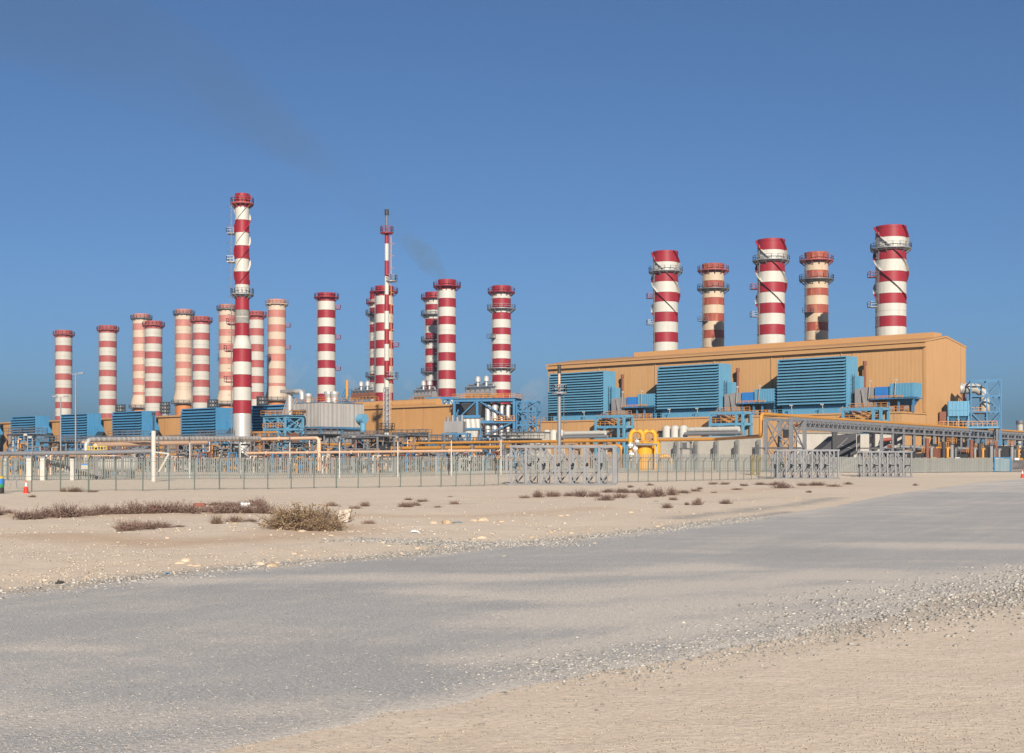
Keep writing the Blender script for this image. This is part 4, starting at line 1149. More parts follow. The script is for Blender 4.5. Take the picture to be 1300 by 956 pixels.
def boiler_frame():
    Y = 311
    o = Vector((at(606, 590, Y).x, Y, 0))
    t = thing('boiler', 'blue steel boiler frame with grey ducts in the centre of the plant', 'boiler', o, R(-14))
    t.scale = (0.92, 0.92, 0.935)
    steel_frame(t, [-6, 0, 9.6], [0, 6], [8.0, 12.2, 17.6], 0.62, M['bluesteel'], 'k', deck=[17.6], rail_mat=M['rail'])
    m = MB(); m.add([(-4.6, 0.4, 16.9), (1.2, 0.4, 16.9), (1.2, 4, 16.9), (-4.6, 4, 16.9), (-2.6, 1, 13.6), (0.6, 1, 13.6), (0.6, 4, 13.6), (-2.6, 4, 13.6)], [(0, 1, 5, 4), (1, 2, 6, 5), (2, 3, 7, 6), (3, 0, 4, 7), (0, 3, 2, 1)]); m.build('hopper', M['dark'], t)
    m = MB(); m.add([(-5.4, -0.9, 10.6), (0.9, -0.9, 10.6), (0.9, 4, 10.6), (-5.4, 4, 10.6), (-3.4, -0.5, 13.3), (0.9, -0.5, 13.3), (0.9, 4, 13.3), (-3.4, 4, 13.3)], [(0, 1, 5, 4), (1, 2, 6, 5), (2, 3, 7, 6), (3, 0, 4, 7), (4, 5, 6, 7)]); m.build('upper_duct', M['dull'], t)
    m = MB(); m.add([(-5.2, -2.6, 7.0), (0.4, -2.6, 7.0), (0.4, 4, 7.0), (-5.2, 4, 7.0), (-4.9, -0.7, 10.2), (0.4, -0.7, 10.2), (0.4, 4, 10.2), (-4.9, 4, 10.2)], [(0, 1, 5, 4), (1, 2, 6, 5), (2, 3, 7, 6), (3, 0, 4, 7), (4, 5, 6, 7)]); m.build('lower_duct', M['dull'], t)
    m = MB(); m.span((-5.4, -2.0, 2.0), (-0.2, 4, 6.9)); m.build('base_duct', M['dull'], t)
    m = MB(); m.bar((-5.6, -1.0, 10.45), (1.2, -1.0, 10.45), 0.5); m.bar((-5.6, -2.8, 6.8), (1.0, -2.8, 6.8), 0.5); m.bar((1.1, -2.8, 2), (1.1, -1.0, 10.5), 0.45); m.bar((-5, -0.6, 13.5), (1, -0.6, 13.5), 0.7); m.build('duct_frame', M['bluesteel'], t)
    for x, r in ((2.3, 0.75), (4.1, 0.8), (6.0, 0.5), (7.6, 0.55)):
        m = MB(); m.path(rpath([(x, 0.9 + r, 1.0), (x, 0.9 + r, 16.2), (x + 0.5, 4, 16.2)], 0.8), r, 14); m.build('downcomer', M['silver'], t)
    m = MB(); m.span((5.2, 3.0, 8.4), (9.2, 5.6, 16.6)); m.build('rear_casing', M['dark'], t)
    m = MB(); m.rail([(4.5, -0.4, 12.5), (9.8, -0.4, 12.5)], 1.1, 0.8, 0.12); m.span((4.5, -0.6, 12.35), (9.9, 0.5, 12.55)); m.build('side_gallery', M['rail'], t)
    m = MB(); m.span((1.4, -2.4, 4.6), (5.0, -0.6, 6.2)); m.tube((1.6, -1.8, 7.3), (4.8, -1.8, 7.3), 0.6, 12); m.build('feed_pump', M['dark'], t)
    m = MB(); m.tube((0.2, -3.2, 1), (0.2, -3.2, 8.3), 0.55, 12); m.build('standpipe', M['gold'], t)
    # stair tower to its right
    s = thing('stair_tower', 'open blue steel stair tower right of the centre boiler frame', 'stair tower', Vector((at(656, 590, 309).x, 309, 0)), R(-14))
    s.scale = (0.92, 0.92, 0.93)
    steel_frame(s, [0, 2.7, 5.0], [0, 4.2], [4.6, 8.0, 11.4, 14.8, 17.2], 0.3, M['bluesteel'], 'k')
    for k in range(4):
        za, zb = 4.6 + k * 3.4, 8.0 + k * 3.4
        m = MB(); a, b = (0.3, 4.6) if k % 2 else (4.6, 0.3)
        m.bar((a, 2, za), (b, 2, min(zb, 17.2)), 1.1, 0.2); m.bar((a, 1.4, za + 1), (b, 1.4, min(zb, 17.2) + 1), 0.09); m.build('stair_flight', M['bluesteel'], s)
    # frame on the left of it, under the smoking chimney
    g = thing('pipe_gantry', 'blue braced gantry in front of the smoking chimney foot', 'steel gantry', Vector((at(541, 590, 346).x, 346, 0)), R(-14))
    steel_frame(g, [0, 4.6, 8.6, 11.0], [0, 5], [9.6, 13.6, 18.6], 0.5, M['bluesteel'], 'k')
    c = thing('cooler_unit', 'grey air cooler with blue posts at the right end of the ochre hall', 'machinery', Vector((at(573, 590, 300).x, 300, 0)), R(-14))
    steel_frame(c, [-2.2, 1.2, 3.6], [0, 3], [4.2, 8.4], 0.3, M['bluesteel'], 'x')
    m = MB(); m.span((-1.8, 0.3, 8.7), (2.6, 2.7, 11.2)); m.build('cooler_box', M['grey'], c)
    m = MB(); m.tube((-1.6, 0.2, 5.8), (2.8, 0.2, 5.8), 0.9, 12); m.build('cylinder', M['dark'], c)
    m = MB(); m.span((-2.4, -0.6, 4.4), (3.8, 3.4, 4.6)); m.rail([(-2.4, -0.5, 4.6), (3.8, -0.5, 4.6)], 1.1, 1, 0.1); m.build('deck', M['galvd'], c)
    for k in range(4):
        m = MB(); m.tube((-1.2 + k * 1.1, 1.4, 11.2), (-1.2 + k * 1.1, 1.4, 12.2 + 0.4 * (k % 2)), 0.4, 10); m.build('fan_stack', M['galv'], c)
    b = thing('grey_hut', 'plain light grey metal hut left of the big tan hall', 'building', Vector((at(652, 590, 300).x, 300, 0)), RZ)
    m = MB(); m.span((-3.2, 0, 0), (5.8, 6, 8.6)); m.build('wall', M['concrete'], b)
    m = MB(); m.span((-3.4, -0.2, 8.6), (6.0, 6.2, 8.85)); m.build('roof', M['galvd'], b)
    m = MB(); m.span((0.5, -0.08, 0), (2.0, -0.004, 2.3)); m.build('door', M['grey'], b)
boiler_frame()

def roof_coolers():
    proto = None
    for x, Y, lab in ((153, 515, 'dark round roof cooler right of the lone second chimney'), (209.5, 494, 'dark round roof cooler right of the third bright chimney'), (270, 473, 'dark round roof cooler left of the tallest chimney'), (333, 452, 'dark round roof cooler right of the tallest chimney')):
        p = at(x, 590, Y)
        if proto is None:
            t = thing('roof_cooler', lab, 'cooling unit', (p.x, p.y, 0), 0, 'dark roof coolers between the chimneys')
            m = MB()
            for k in range(12):
                a = k * math.pi / 6; m.bar((1.8 * math.cos(a), 1.8 * math.sin(a), 20.2), (1.8 * math.cos(a), 1.8 * math.sin(a), 24.2), 0.3)
            for z in (20.4, 21.7, 23.0, 24.1): m.ring((0, 0, z), 1.6, 1.95, -0.12, 0.12, 20)
            m.build('cage', M['dark'], t)
            m = MB(); m.tube((0, 0, 18), (0, 0, 23.6), 1.3, 14); m.build('core', M['grey'], t)
            m = MB(); m.span((-3.5, -1.5, 17.4), (3.5, 1.5, 17.9)); m.build('deck', M['rust'], t)
            for xx in (-3, 3):
                m = MB(); m.span((xx - 0.25, -0.25, 0), (xx + 0.25, 0.25, 17.39)); m.build('leg', M['dark'], t)
            proto = t
        else: copy_tree(proto, (p.x, p.y, 0), label=lab)
roof_coolers()

# ------------------------------------------------------------------ masts and poles
def flare_mast():
    Y = 262; p = at(491, 590, Y)
    t = thing('flare_mast', 'slim red and white striped flare mast with dark tip', 'flare mast', (p.x, Y, 0))
    Z = lambda y: CAMZ + (HZ - y) / F * Y
    ml = [M['red'], M['white'], M['galv'], M['dark']]
    m = MB()
    for y0, y1, k, r in ((297, 309.5, 0, .40), (309.5, 331, 1, .40), (331, 351, 0, .42), (351, 374, 1, .42), (374, 395, 0, .44), (395, 418, 1, .46), (418, 437, 0, .46), (437, 458, 1, .48), (458, 480, 0, .5), (480, 492, 1, .5), (492, 545, 2, .40), (545, 592, 1, .52)):
        m.lathe([(r, max(0, Z(y1))), (r, Z(y0))], 16, mats=[k])
    m.build('pole', ml, t)
    m = MB(); m.tube((0, 0, Z(297)), (0, 0, Z(273)), 0.26, 12); m.build('burner_pipe', M['galvd'], t)
    m = MB(); m.tube((0, 0, Z(273)), (0, 0, Z(266)), 0.42, 12); m.build('burner_tip', M['dark'], t)
    for y, key, r, off in ((296, 'red', 1.25, 0), (357, 'galv', 1.1, .9), (480.5, 'galv', 1.3, .9), (545.5, 'dark', 1.5, 0)):
        z = Z(y); m = MB(); m.ring((off, 0, z), 0.02, r, -0.12, 0.12, 14); q = m.build('platform', M[key], t)
        m = MB(); m.rail([(off + r * math.cos(a * math.pi / 4), r * math.sin(a * math.pi / 4), z + 0.12) for a in range(8)], 1.1, 9, 0.09, closed=True); m.build('handrail', M[key], q)
    m = MB()
    for a in (-0.25, 0.25): m.bar((0.85, a, 3), (0.85, a, Z(300)), 0.09)
    for k in range(int(Z(300) / 1.1)): m.bar((0.85, -0.25, 3 + k * 1.05 if 3 + k * 1.05 < Z(300) else Z(300)), (0.85, 0.25, 3 + k * 1.05 if 3 + k * 1.05 < Z(300) else Z(300)), 0.08)
    for k in range(20):
        z = 4 + k * 2.4
        if z < Z(303): m.bar((0.85, -0.4, z), (1.45, 0, z), 0.08); m.bar((1.45, 0, z), (0.85, 0.4, z), 0.08)
    m.build('ladder', M['rail'], t)
    m = MB()
    za, zb = Z(545), Z(492)
    for k in range(8):
        z0 = za + (zb - za) * k / 8; z1 = za + (zb - za) * (k + 1) / 8
        for sx, sy in ((1, 1), (-1, 1), (-1, -1), (1, -1)):
            m.bar((sx * .6, sy * .6, z0), (sx * .6, sy * .6, z1), 0.12); m.bar((sx * .6, sy * .6, z0), (-sy * .6, sx * .6, z1), 0.08)
    m.build('lattice_sleeve', M['galv'], t)
flare_mast()

def vent_pole():
    Y = 185; p = at(710, 590, Y); Z = lambda y: CAMZ + (HZ - y) / F * Y
    t = thing('vent_pole', 'grey vent pole with dark tip and round railed platform before the tan hall', 'vent pole', (p.x, Y, hz(p.x, Y)))
    g = hz(p.x, Y)
    m = MB(); m.tube((0, 0, -0.2), (0, 0, Z(499) - g), 0.27, 14); m.build('pole', M['galv'], t)
    m = MB(); m.tube((0, 0, Z(499) - g), (0, 0, Z(472) - g), 0.16, 12); m.build('upper_pipe', M['peach'], t)
    m = MB(); m.tube((0, 0, Z(474) - g), (0, 0, Z(463) - g), 0.25, 12); m.build('tip', M['dark'], t)
    z = Z(499) - g; m = MB(); m.ring((0, 0, z), 0.1, 1.05, -0.12, 0.12, 16); q = m.build('platform', M['galv'], t)
    m = MB(); m.rail([(math.cos(a * math.pi / 4), math.sin(a * math.pi / 4), z + .12) for a in range(8)], 1.0, 9, 0.08, closed=True); m.build('handrail', M['galv'], q)
    m = MB()
    for a in (-.2, .2): m.bar((0.62, a, 0.4), (0.62, a, z), 0.06)
    for k in range(int(z / 0.6)): m.bar((0.62, -.2, 0.5 + k * .6), (0.62, .2, 0.5 + k * .6), 0.05)
    for k in range(int(z / 1.6) - 1): m.bar((0.62, -.35, 2 + k * 1.6), (1.05, 0, 2 + k * 1.6), 0.06); m.bar((1.05, 0, 2 + k * 1.6), (.62, .35, 2 + k * 1.6), 0.06)
    m.build('ladder', M['galvd'], t)
vent_pole()

def left_poles():
    Y = 140; p = at(195, 590, Y); Z = lambda y: CAMZ + (HZ - y) / F * Y
    t = thing('vent_pole', 'thick white vent pole with a thin dark upper pipe at the left', 'vent pole', (p.x, Y, 0))
    m = MB(); m.tube((0, 0, 0), (0, 0, Z(547)), 0.24, 14); m.build('pole', M['white'], t)
    m = MB(); m.tube((0, 0, Z(547)), (0, 0, Z(528)), 0.09, 10); m.build('upper_pipe', M['dark'], t)
    m = MB(); m.tube((0, 0, Z(527.5)), (0, 0, Z(523.5)), 0.19, 12); m.build('tip', M['dark'], t)
    m = MB(); m.tube((1.6, 0, 2.9), (0.55, 0, 1.0), 0.13, 8); m.tube((1.6, 0, 2.9), (0.2, 0, 3.05), 0.09, 8); m.build('brace', M['white'], t)
    m = MB()
    for a in range(10): m.bar((0.5, -.15, Z(590) + a * .55), (.5, .15, Z(590) + a * .55), .05)
    for a in (-.15, .15): m.bar((.5, a, 0.5), (.5, a, Z(552)), .05)
    m.build('ladder', M['galvd'], t)
    for x, yt, Y, lab in ((96, 474.5, 205, 'very tall thin lamp mast with a double lamp over the left filters'), (77, 504, 215, 'tall thin lamp mast with a double lamp at the left')):
        p = at(x, 590, Y); H = CAMZ + (HZ - yt) / F * Y
        t = thing('lamp_mast', lab, 'lamp post', (p.x, Y, 0), 0, 'tall lamp masts at the left')
        m = MB(); m.path([(0, 0, 0), (0, 0, H)], 0.16, 10, r2=0.09); m.build('pole', M['galv'], t)
        m = MB(); m.bar((-0.9, 0, H - 0.1), (0.9, 0, H + 0.05), 0.1); m.build('arm', M['galv'], t)
        for s in (-1, 1):
            m = MB(); m.box((s * 0.9, -0.1, H + 0.1), (0.7, 0.35, 0.2)); m.build('lamp_head', M['grey'], t)
    proto = None
    xs = (241, 305, 368, 431, 505, 573, 636)
    labs = ('thin white lamp post left of the tallest chimney, third before it', 'thin white lamp post close to the foot of the tallest chimney', 'thin white lamp post below the blue braced platform', 'thin white lamp post below the boiler house', 'thin white lamp post right of the flare mast', 'thin white lamp post below the smoking chimney', 'thin white lamp post below the three gallery chimney')
    for x, lab in zip(xs, labs):
        lab = lab.replace(', third before it', '')
        Y = 168 if x < 480 else 172; p = at(x, 590, Y); z = hz(p.x, Y)
        if proto is None:
            t = thing('lamp_post', lab, 'lamp post', (p.x, Y, z), 0, 'thin white lamp posts along the inner fence')
            m = MB(); m.path([(0, 0, 0), (0, 0, 5.0)], 0.10, 8, r2=0.07); m.build('pole', M['white'], t)
            m = MB(); m.bar((0, 0, 4.95), (0, -0.8, 5.1), 0.08); m.build('arm', M['galv'], t)
            m = MB(); m.box((0, -0.9, 5.08), (0.3, 0.6, 0.18)); m.build('lamp_head', M['grey'], t)
            proto = t
        else: copy_tree(proto, (p.x, Y, z), label=lab)
    for x, yt, lab in ((35, 553, 'short floodlight pole left of the first blue filter corner'), (41, 556, 'short floodlight pole with wide head before the first filter')):
        Y = 160; p = at(x, 590, Y); H = CAMZ + (HZ - yt) / F * Y
        t = thing('floodlight_pole', lab, 'floodlight', (p.x, Y, 0), 0, 'short floodlight poles at the left')
        m = MB(); m.tube((0, 0, 0), (0, 0, H), 0.07, 8); m.build('pole', M['galv'], t)
        m = MB(); m.box((-0.2, -0.1, H + 0.1), (0.4, 0.25, 0.24)); m.build('lamp_head', M['concrete'], t)
    # horizontal vessel with yellow platform
    Y = 166; p = at(150, 590, Y); u = Y / F
    t = thing('storage_vessel', 'big dull white horizontal storage vessel behind the left fence', 'tank', (p.x, Y, 0), R(-12))
    r = 9.0 * u
    m = MB(); zc = 1.7
    prof = [(-26 * u, 0.05), (-25.6 * u, r * .55), (-24 * u, r * .88), (-21 * u, r), (22 * u, r), (25 * u, r * .88), (26.6 * u, r * .55), (27 * u, .05)]
    vs, fs = [], []; n = 20
    for x, rr in prof: vs += [(x, rr * math.cos(2 * math.pi * k / n), zc + rr * math.sin(2 * math.pi * k / n)) for k in range(n)]
    for i in range(len(prof) - 1): fs += [(i * n + k, (i + 1) * n + k, (i + 1) * n + (k + 1) % n, i * n + (k + 1) % n) for k in range(n)]
    m.add(vs, fs, 0, True); m.build('shell', M['concrete'], t)
    for x in (-17, 17):
        m = MB(); m.span((x * u - .25, -.7, 0), (x * u + .25, .7, 1.1)); m.build('saddle', M['galvd'], t)
    m = MB(); m.span((-30 * u, -1.3, zc + r + .2), (8 * u, 1.2, zc + r + .32)); m.build('sunshade', M['peach'], t)
    m = MB()
    for z in (zc + r + .45, zc + r + .95, zc + r + 1.4): m.bar((-33 * u, -1.4, z), (-8 * u, -1.4, z), 0.08)
    for k in range(7): m.bar(((-33 + k * 4.1) * u, -1.4, zc + r + .3), ((-33 + k * 4.1) * u, -1.4, zc + r + 1.45), 0.07)
    for x in (-33, -31): m.bar((x * u, -1.5, 0), (x * u, -1.5, zc + r + 1.4), 0.09)
    for k in range(8): m.bar((-33 * u, -1.5, .3 + k * .4), (-31 * u, -1.5, .3 + k * .4), 0.06)
    m.build('access_rail', M['railyel'], t)
    for x in (-26, -14, 2, 12, 24):
        m = MB(); m.bar((x * u, -1.35, 0), (x * u, -1.35, zc + r + .2), 0.12); m.build('leg', M['galv'], t)
left_poles()

# ------------------------------------------------------------------ grey pipe bridge on the right
RO, RD = Vector((37.5, 198, 0)), Vector((0.576, 0.817, 0))
RA = math.atan2(0.817, 0.576)
def rk(t, n=0.0, z=0.0): return RO + RD * t + Vector((0.817, -0.576, 0)) * n + Vector((0, 0, z))
def right_rack():
    t = thing('pipe_bridge', 'long grey steel pipe bridge on many columns running right from a braced tower', 'pipe rack', RO, RA)
    # local x along the bridge, local y to the left; near row at y = 0, second row at y = -4
    cols = [0, 5.0, 37.7] + [37.7 + 5.6 * k for k in range(1, 28)]
    for i, x in enumerate(cols):
        for y in (0, -4.0):
            w = 0.46 if i < 3 else 0.3
            m = MB(); m.span((x - w / 2, y - w / 2, 0), (x + w / 2, y + w / 2, 8.5 if i < 2 else 8.2)); m.build('column', M['galv'], t)
    L = cols[-1]
    for y in (0, -4.0):
        for z0, z1 in ((8.2, 8.62), (7.0, 7.3)):
            m = MB(); m.span((-0.3 if z0 > 8 else 5.0, y - 0.17, z0), (L, y + 0.17, z1)); m.build('girder', M['galv'], t)
        m = MB(); k = 0; x = 5.2
        while x < 37.4:
            m.bar((x, y, 7.3), (x + 0.9, y, 8.2), 0.13); m.bar((x + 0.9, y, 8.2), (x + 1.8, y, 7.3), 0.13); x += 1.8
        m.build('truss_web', M['galv'], t)
        m = MB(); x = 40.5
        while x < L: m.span((x - 0.08, y - 0.08, 7.3), (x + 0.08, y + 0.08, 8.2)); x += 2.8
        m.build('girder_post', M['galvd'], t)
    for x in cols[2:]:
        for z in (7.02, 4.3):
            m = MB(); m.span((x - 0.12, -3.8, z), (x + 0.12, -0.2, z + .21)); m.build('cross_beam', M['galvd'], t)
    m = MB(); m.span((0, -3.8, 4.0), (0.3, -0.2, 4.25)); m.span((4.8, -3.8, 4.0), (5.1, -0.2, 4.25)); m.span((0, -0.15, 4.0), (5, 0.15, 4.24)); m.span((0, -4.15, 4.0), (5, -3.85, 4.24)); m.span((-4.5, -0.1, 4.0), (0.02, 0.1, 4.2))
    m.build('tower_ring', M['galvd'], t)
    for x in (0, 5.0):
        m = MB()
        for za, zb in ((0.3, 4.0), (4.2, 8.2)):
            m.bar((x, -0.2, za), (x, -3.8, zb), 0.16); m.bar((x + .1, -3.8, za), (x + .1, -0.2, zb), 0.16)
        m.build('bracing', M['galv'], t)
    for y in (0, -4):
        m = MB()
        for za, zb in ((0.3, 4.0), (4.2, 8.2)):
            m.bar((0.2, y, za), (4.8, y, zb), 0.16); m.bar((4.8, y + .1, za), (0.2, y + .1, zb), 0.16)
        m.build('bracing', M['galv'], t)
    for i in (3, 5, 8, 12, 16, 20):
        m = MB(); m.bar((cols[i], -0.02, 0.4), (cols[i + 1], -0.02, 6.9), 0.16); m.bar((cols[i + 1], -0.1, 0.4), (cols[i], -0.1, 6.9), 0.14); m.build('bracing', M['galv'], t)
    for y, z, r, mt, a, b, lab in ((-1.0, 7.65, .28, 'green', 38, 150, 'dark green pipe inside the right pipe bridge'), (-2.0, 7.6, .25, 'rust', 6, 150, 'brown pipe inside the right pipe bridge'), (-3.0, 7.62, .3, 'galvd', 6, 150, 'dark grey pipe inside the right pipe bridge'), (-1.6, 4.8, .3, 'rust', 48, 150, 'rusty pipe on the lower beams of the right pipe bridge'), (-2.8, 4.76, .26, 'silver', 48, 150, 'silver pipe on the lower beams of the right pipe bridge')):
        pipe(lab, [rk(a, -y, z), rk(b, -y, z)], r, M[mt], 'pipes on the right pipe bridge', n=8)
    # dark machinery below the bridge
    proto = {}
    spots = [(52, 6, 0), (58, 7, 1), (66, 6, 2), (73, 7.5, 0), (80, 7, 1), (88, 7, 2), (95, 6, 0), (103, 7, 2), (110, 6, 1), (119, 7, 0), (128, 6, 2), (137, 7, 1)]
    ordn = ['first', 'second', 'third', 'fourth', 'fifth', 'sixth', 'seventh', 'eighth', 'ninth', 'tenth', 'eleventh', 'twelfth']
    for i, (s, n, k) in enumerate(spots):
        p = rk(s, n)
        lab = 'dark pump unit under the right pipe bridge, ' + ordn[i] + ' from its left end'
        p.z = 0
        if k not in proto:
            q = thing('pump_unit', lab, 'machinery', p, RA, 'dark pump units under the pipe bridge')
            c = [['rust', 'dark', 'grey'], ['dark', 'rust', 'gold'], ['grey', 'dark', 'galvd']][k]
            m = MB(); m.span((-2.9, -1, 0.3), (2.8, 1.5, 3.6 + k * 0.9)); m.build('casing', M[c[1]], q)
            m = MB(); m.tube((-1.4, -1.6, 0), (-1.4, -1.6, 6.2 - k * .5), 0.34, 12); m.build('vertical_tank', M[c[0]], q)
            m = MB(); m.path(rpath([(1.2, -1.5, 0.2), (1.2, -1.5, 4.6), (2.6, -1.5, 4.6), (2.6, 1, 4.6)], .5), 0.26, 8); m.build('riser', M[c[2]], q)
            m = MB(); m.tube((-2.2, -1.9, 1.4), (0.6, -1.9, 1.4), 0.55, 12); m.build('motor', M['rust' if k == 1 else 'grey'], q)
            m = MB(); m.rail([(-2.9, -1.2, 3.7 + k * .9), (2.8, -1.2, 3.7 + k * .9)], 1.0, 1.0, 0.08); m.build('handrail', M['rail'], q)
            m = MB(); m.tube((0.2, -1.8, 2.6), (0.2, -2.6, 2.6), .34, 10); m.build('valve', M['paper' if k == 2 else 'gold'], q)
            proto[k] = q
        else: copy_tree(proto[k], p, label=lab)
right_rack()

def bays():
    # concrete bay walls and a shadow-shaped solid behind the bridge
    o = Vector((at(1012, 590, 250).x, 250, 0))
    t = thing('concrete_wall', 'plain light grey concrete wall behind the pipe bridge, left of the dark sloping hood', 'wall', o, R(6))
    m = MB(); m.span((0, 0, 0), (11.5, 0.6, 7.4)); m.build('wall_panel', M['concrete'], t)
    m = MB(); m.span((0, -0.2, 7.4), (11.5, 0.8, 7.6)); m.build('coping', M['concretegreen'], t)
    Y = 243
    c = at(1064, 590, Y)
    h = thing('loading_hood', 'dark grey sloping sheet metal hood behind the pipe bridge', 'hood', (c.x, Y, 0), R(4))  # stands for a shadow cast on the wall, built as a dark solid
    L = lambda x, y: (at(x, y, Y).x - c.x, at(x, y, Y).z)
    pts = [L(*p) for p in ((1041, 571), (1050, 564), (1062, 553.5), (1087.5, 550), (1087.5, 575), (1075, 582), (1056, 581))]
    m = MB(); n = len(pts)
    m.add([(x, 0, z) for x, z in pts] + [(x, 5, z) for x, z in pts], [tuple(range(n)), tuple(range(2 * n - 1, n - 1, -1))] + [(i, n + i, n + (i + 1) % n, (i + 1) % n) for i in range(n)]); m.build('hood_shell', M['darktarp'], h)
    m = MB(); a, b, d = L(1056, 574), L(1076, 556), L(1087, 571); m.bar((a[0], -0.08, a[1]), (b[0], -0.08, b[1]), 0.14); m.bar(((a[0] + b[0]) / 2, -0.08, (a[1] + b[1]) / 2), (d[0], -0.08, d[1]), 0.14); m.build('rib', M['galvd'], h)  # paler lines crossing the shadow shape
    for x in (1047, 1085):
        q = L(x, 578); m = MB(); m.span((q[0] - .2, 1, 0), (q[0] + .2, 1.4, q[1])); m.build('leg', M['dark'], h)  # added to carry the shadow shape
    m = MB(); q = L(1059, 552); m.span((q[0] - .5, -0.6, 2), (q[0] + .4, -0.1, q[1] + 1.2)); m.build('chute', M['dark'], h)
    # transformer bay
    Y = 256; o = Vector((at(1090, 590, Y).x, Y, 0)); u = Y / F
    b = thing('transformer_bay', 'row of tall light concrete blast walls behind the pipe bridge', 'transformer bay', o, R(3))
    for x0, x1, y0, y1, dy in ((0, 19, 551, 573.5, 1.2), (21.5, 30.5, 549, 573.5, 0), (31.5, 49, 551, 573.5, 3), (50, 57.5, 549, 573.5, 0)):
        z1, z0 = CAMZ + (HZ - y0) * u, CAMZ + (HZ - y1) * u
        m = MB(); m.span((x0 * u, dy, z0), (x1 * u, dy + (0.8 if dy else 4), z1)); m.build('blast_wall', M['concrete'], b)
    z0 = CAMZ + (HZ - 573.5) * u
    m = MB(); m.span((21 * u, -0.3, z0 - 0.45), (68 * u, 5, z0 - 0.004)); m.build('slab', M['dark'], b)
    m = MB(); m.span((57.6 * u, 4, z0), (67 * u, 6, z0 + 3.2)); m.build('rear_wall', M['dark'], b)
    m = MB(); m.tube((32 * u, 1.6, z0 + 2.2), (48 * u, 1.6, z0 + 2.45), 0.35, 10); m.build('conservator', M['redrust'], b)
    m = MB(); m.span((33 * u, 1.0, z0), (47.5 * u, 2.8, z0 + 1.5)); m.build('transformer_tank', M['grey'], b)
    for x0, x1 in ((23, 35), (38, 62)):
        m = MB(); m.span((x0 * u, 0.6, 0), (x1 * u, 4, z0 - 0.46)); m.build('base_wall', M['white'], b)
        m = MB(); m.span((x0 * u, 0.5, 0), (x1 * u, 0.596, 1.5)); m.build('plinth', M['maroon'], b)
    m = MB(); m.span((8 * u, 0.8, 0), (17 * u, 3.8, z0 - 1)); m.build('cable_box', M['tan'], b)
bays()

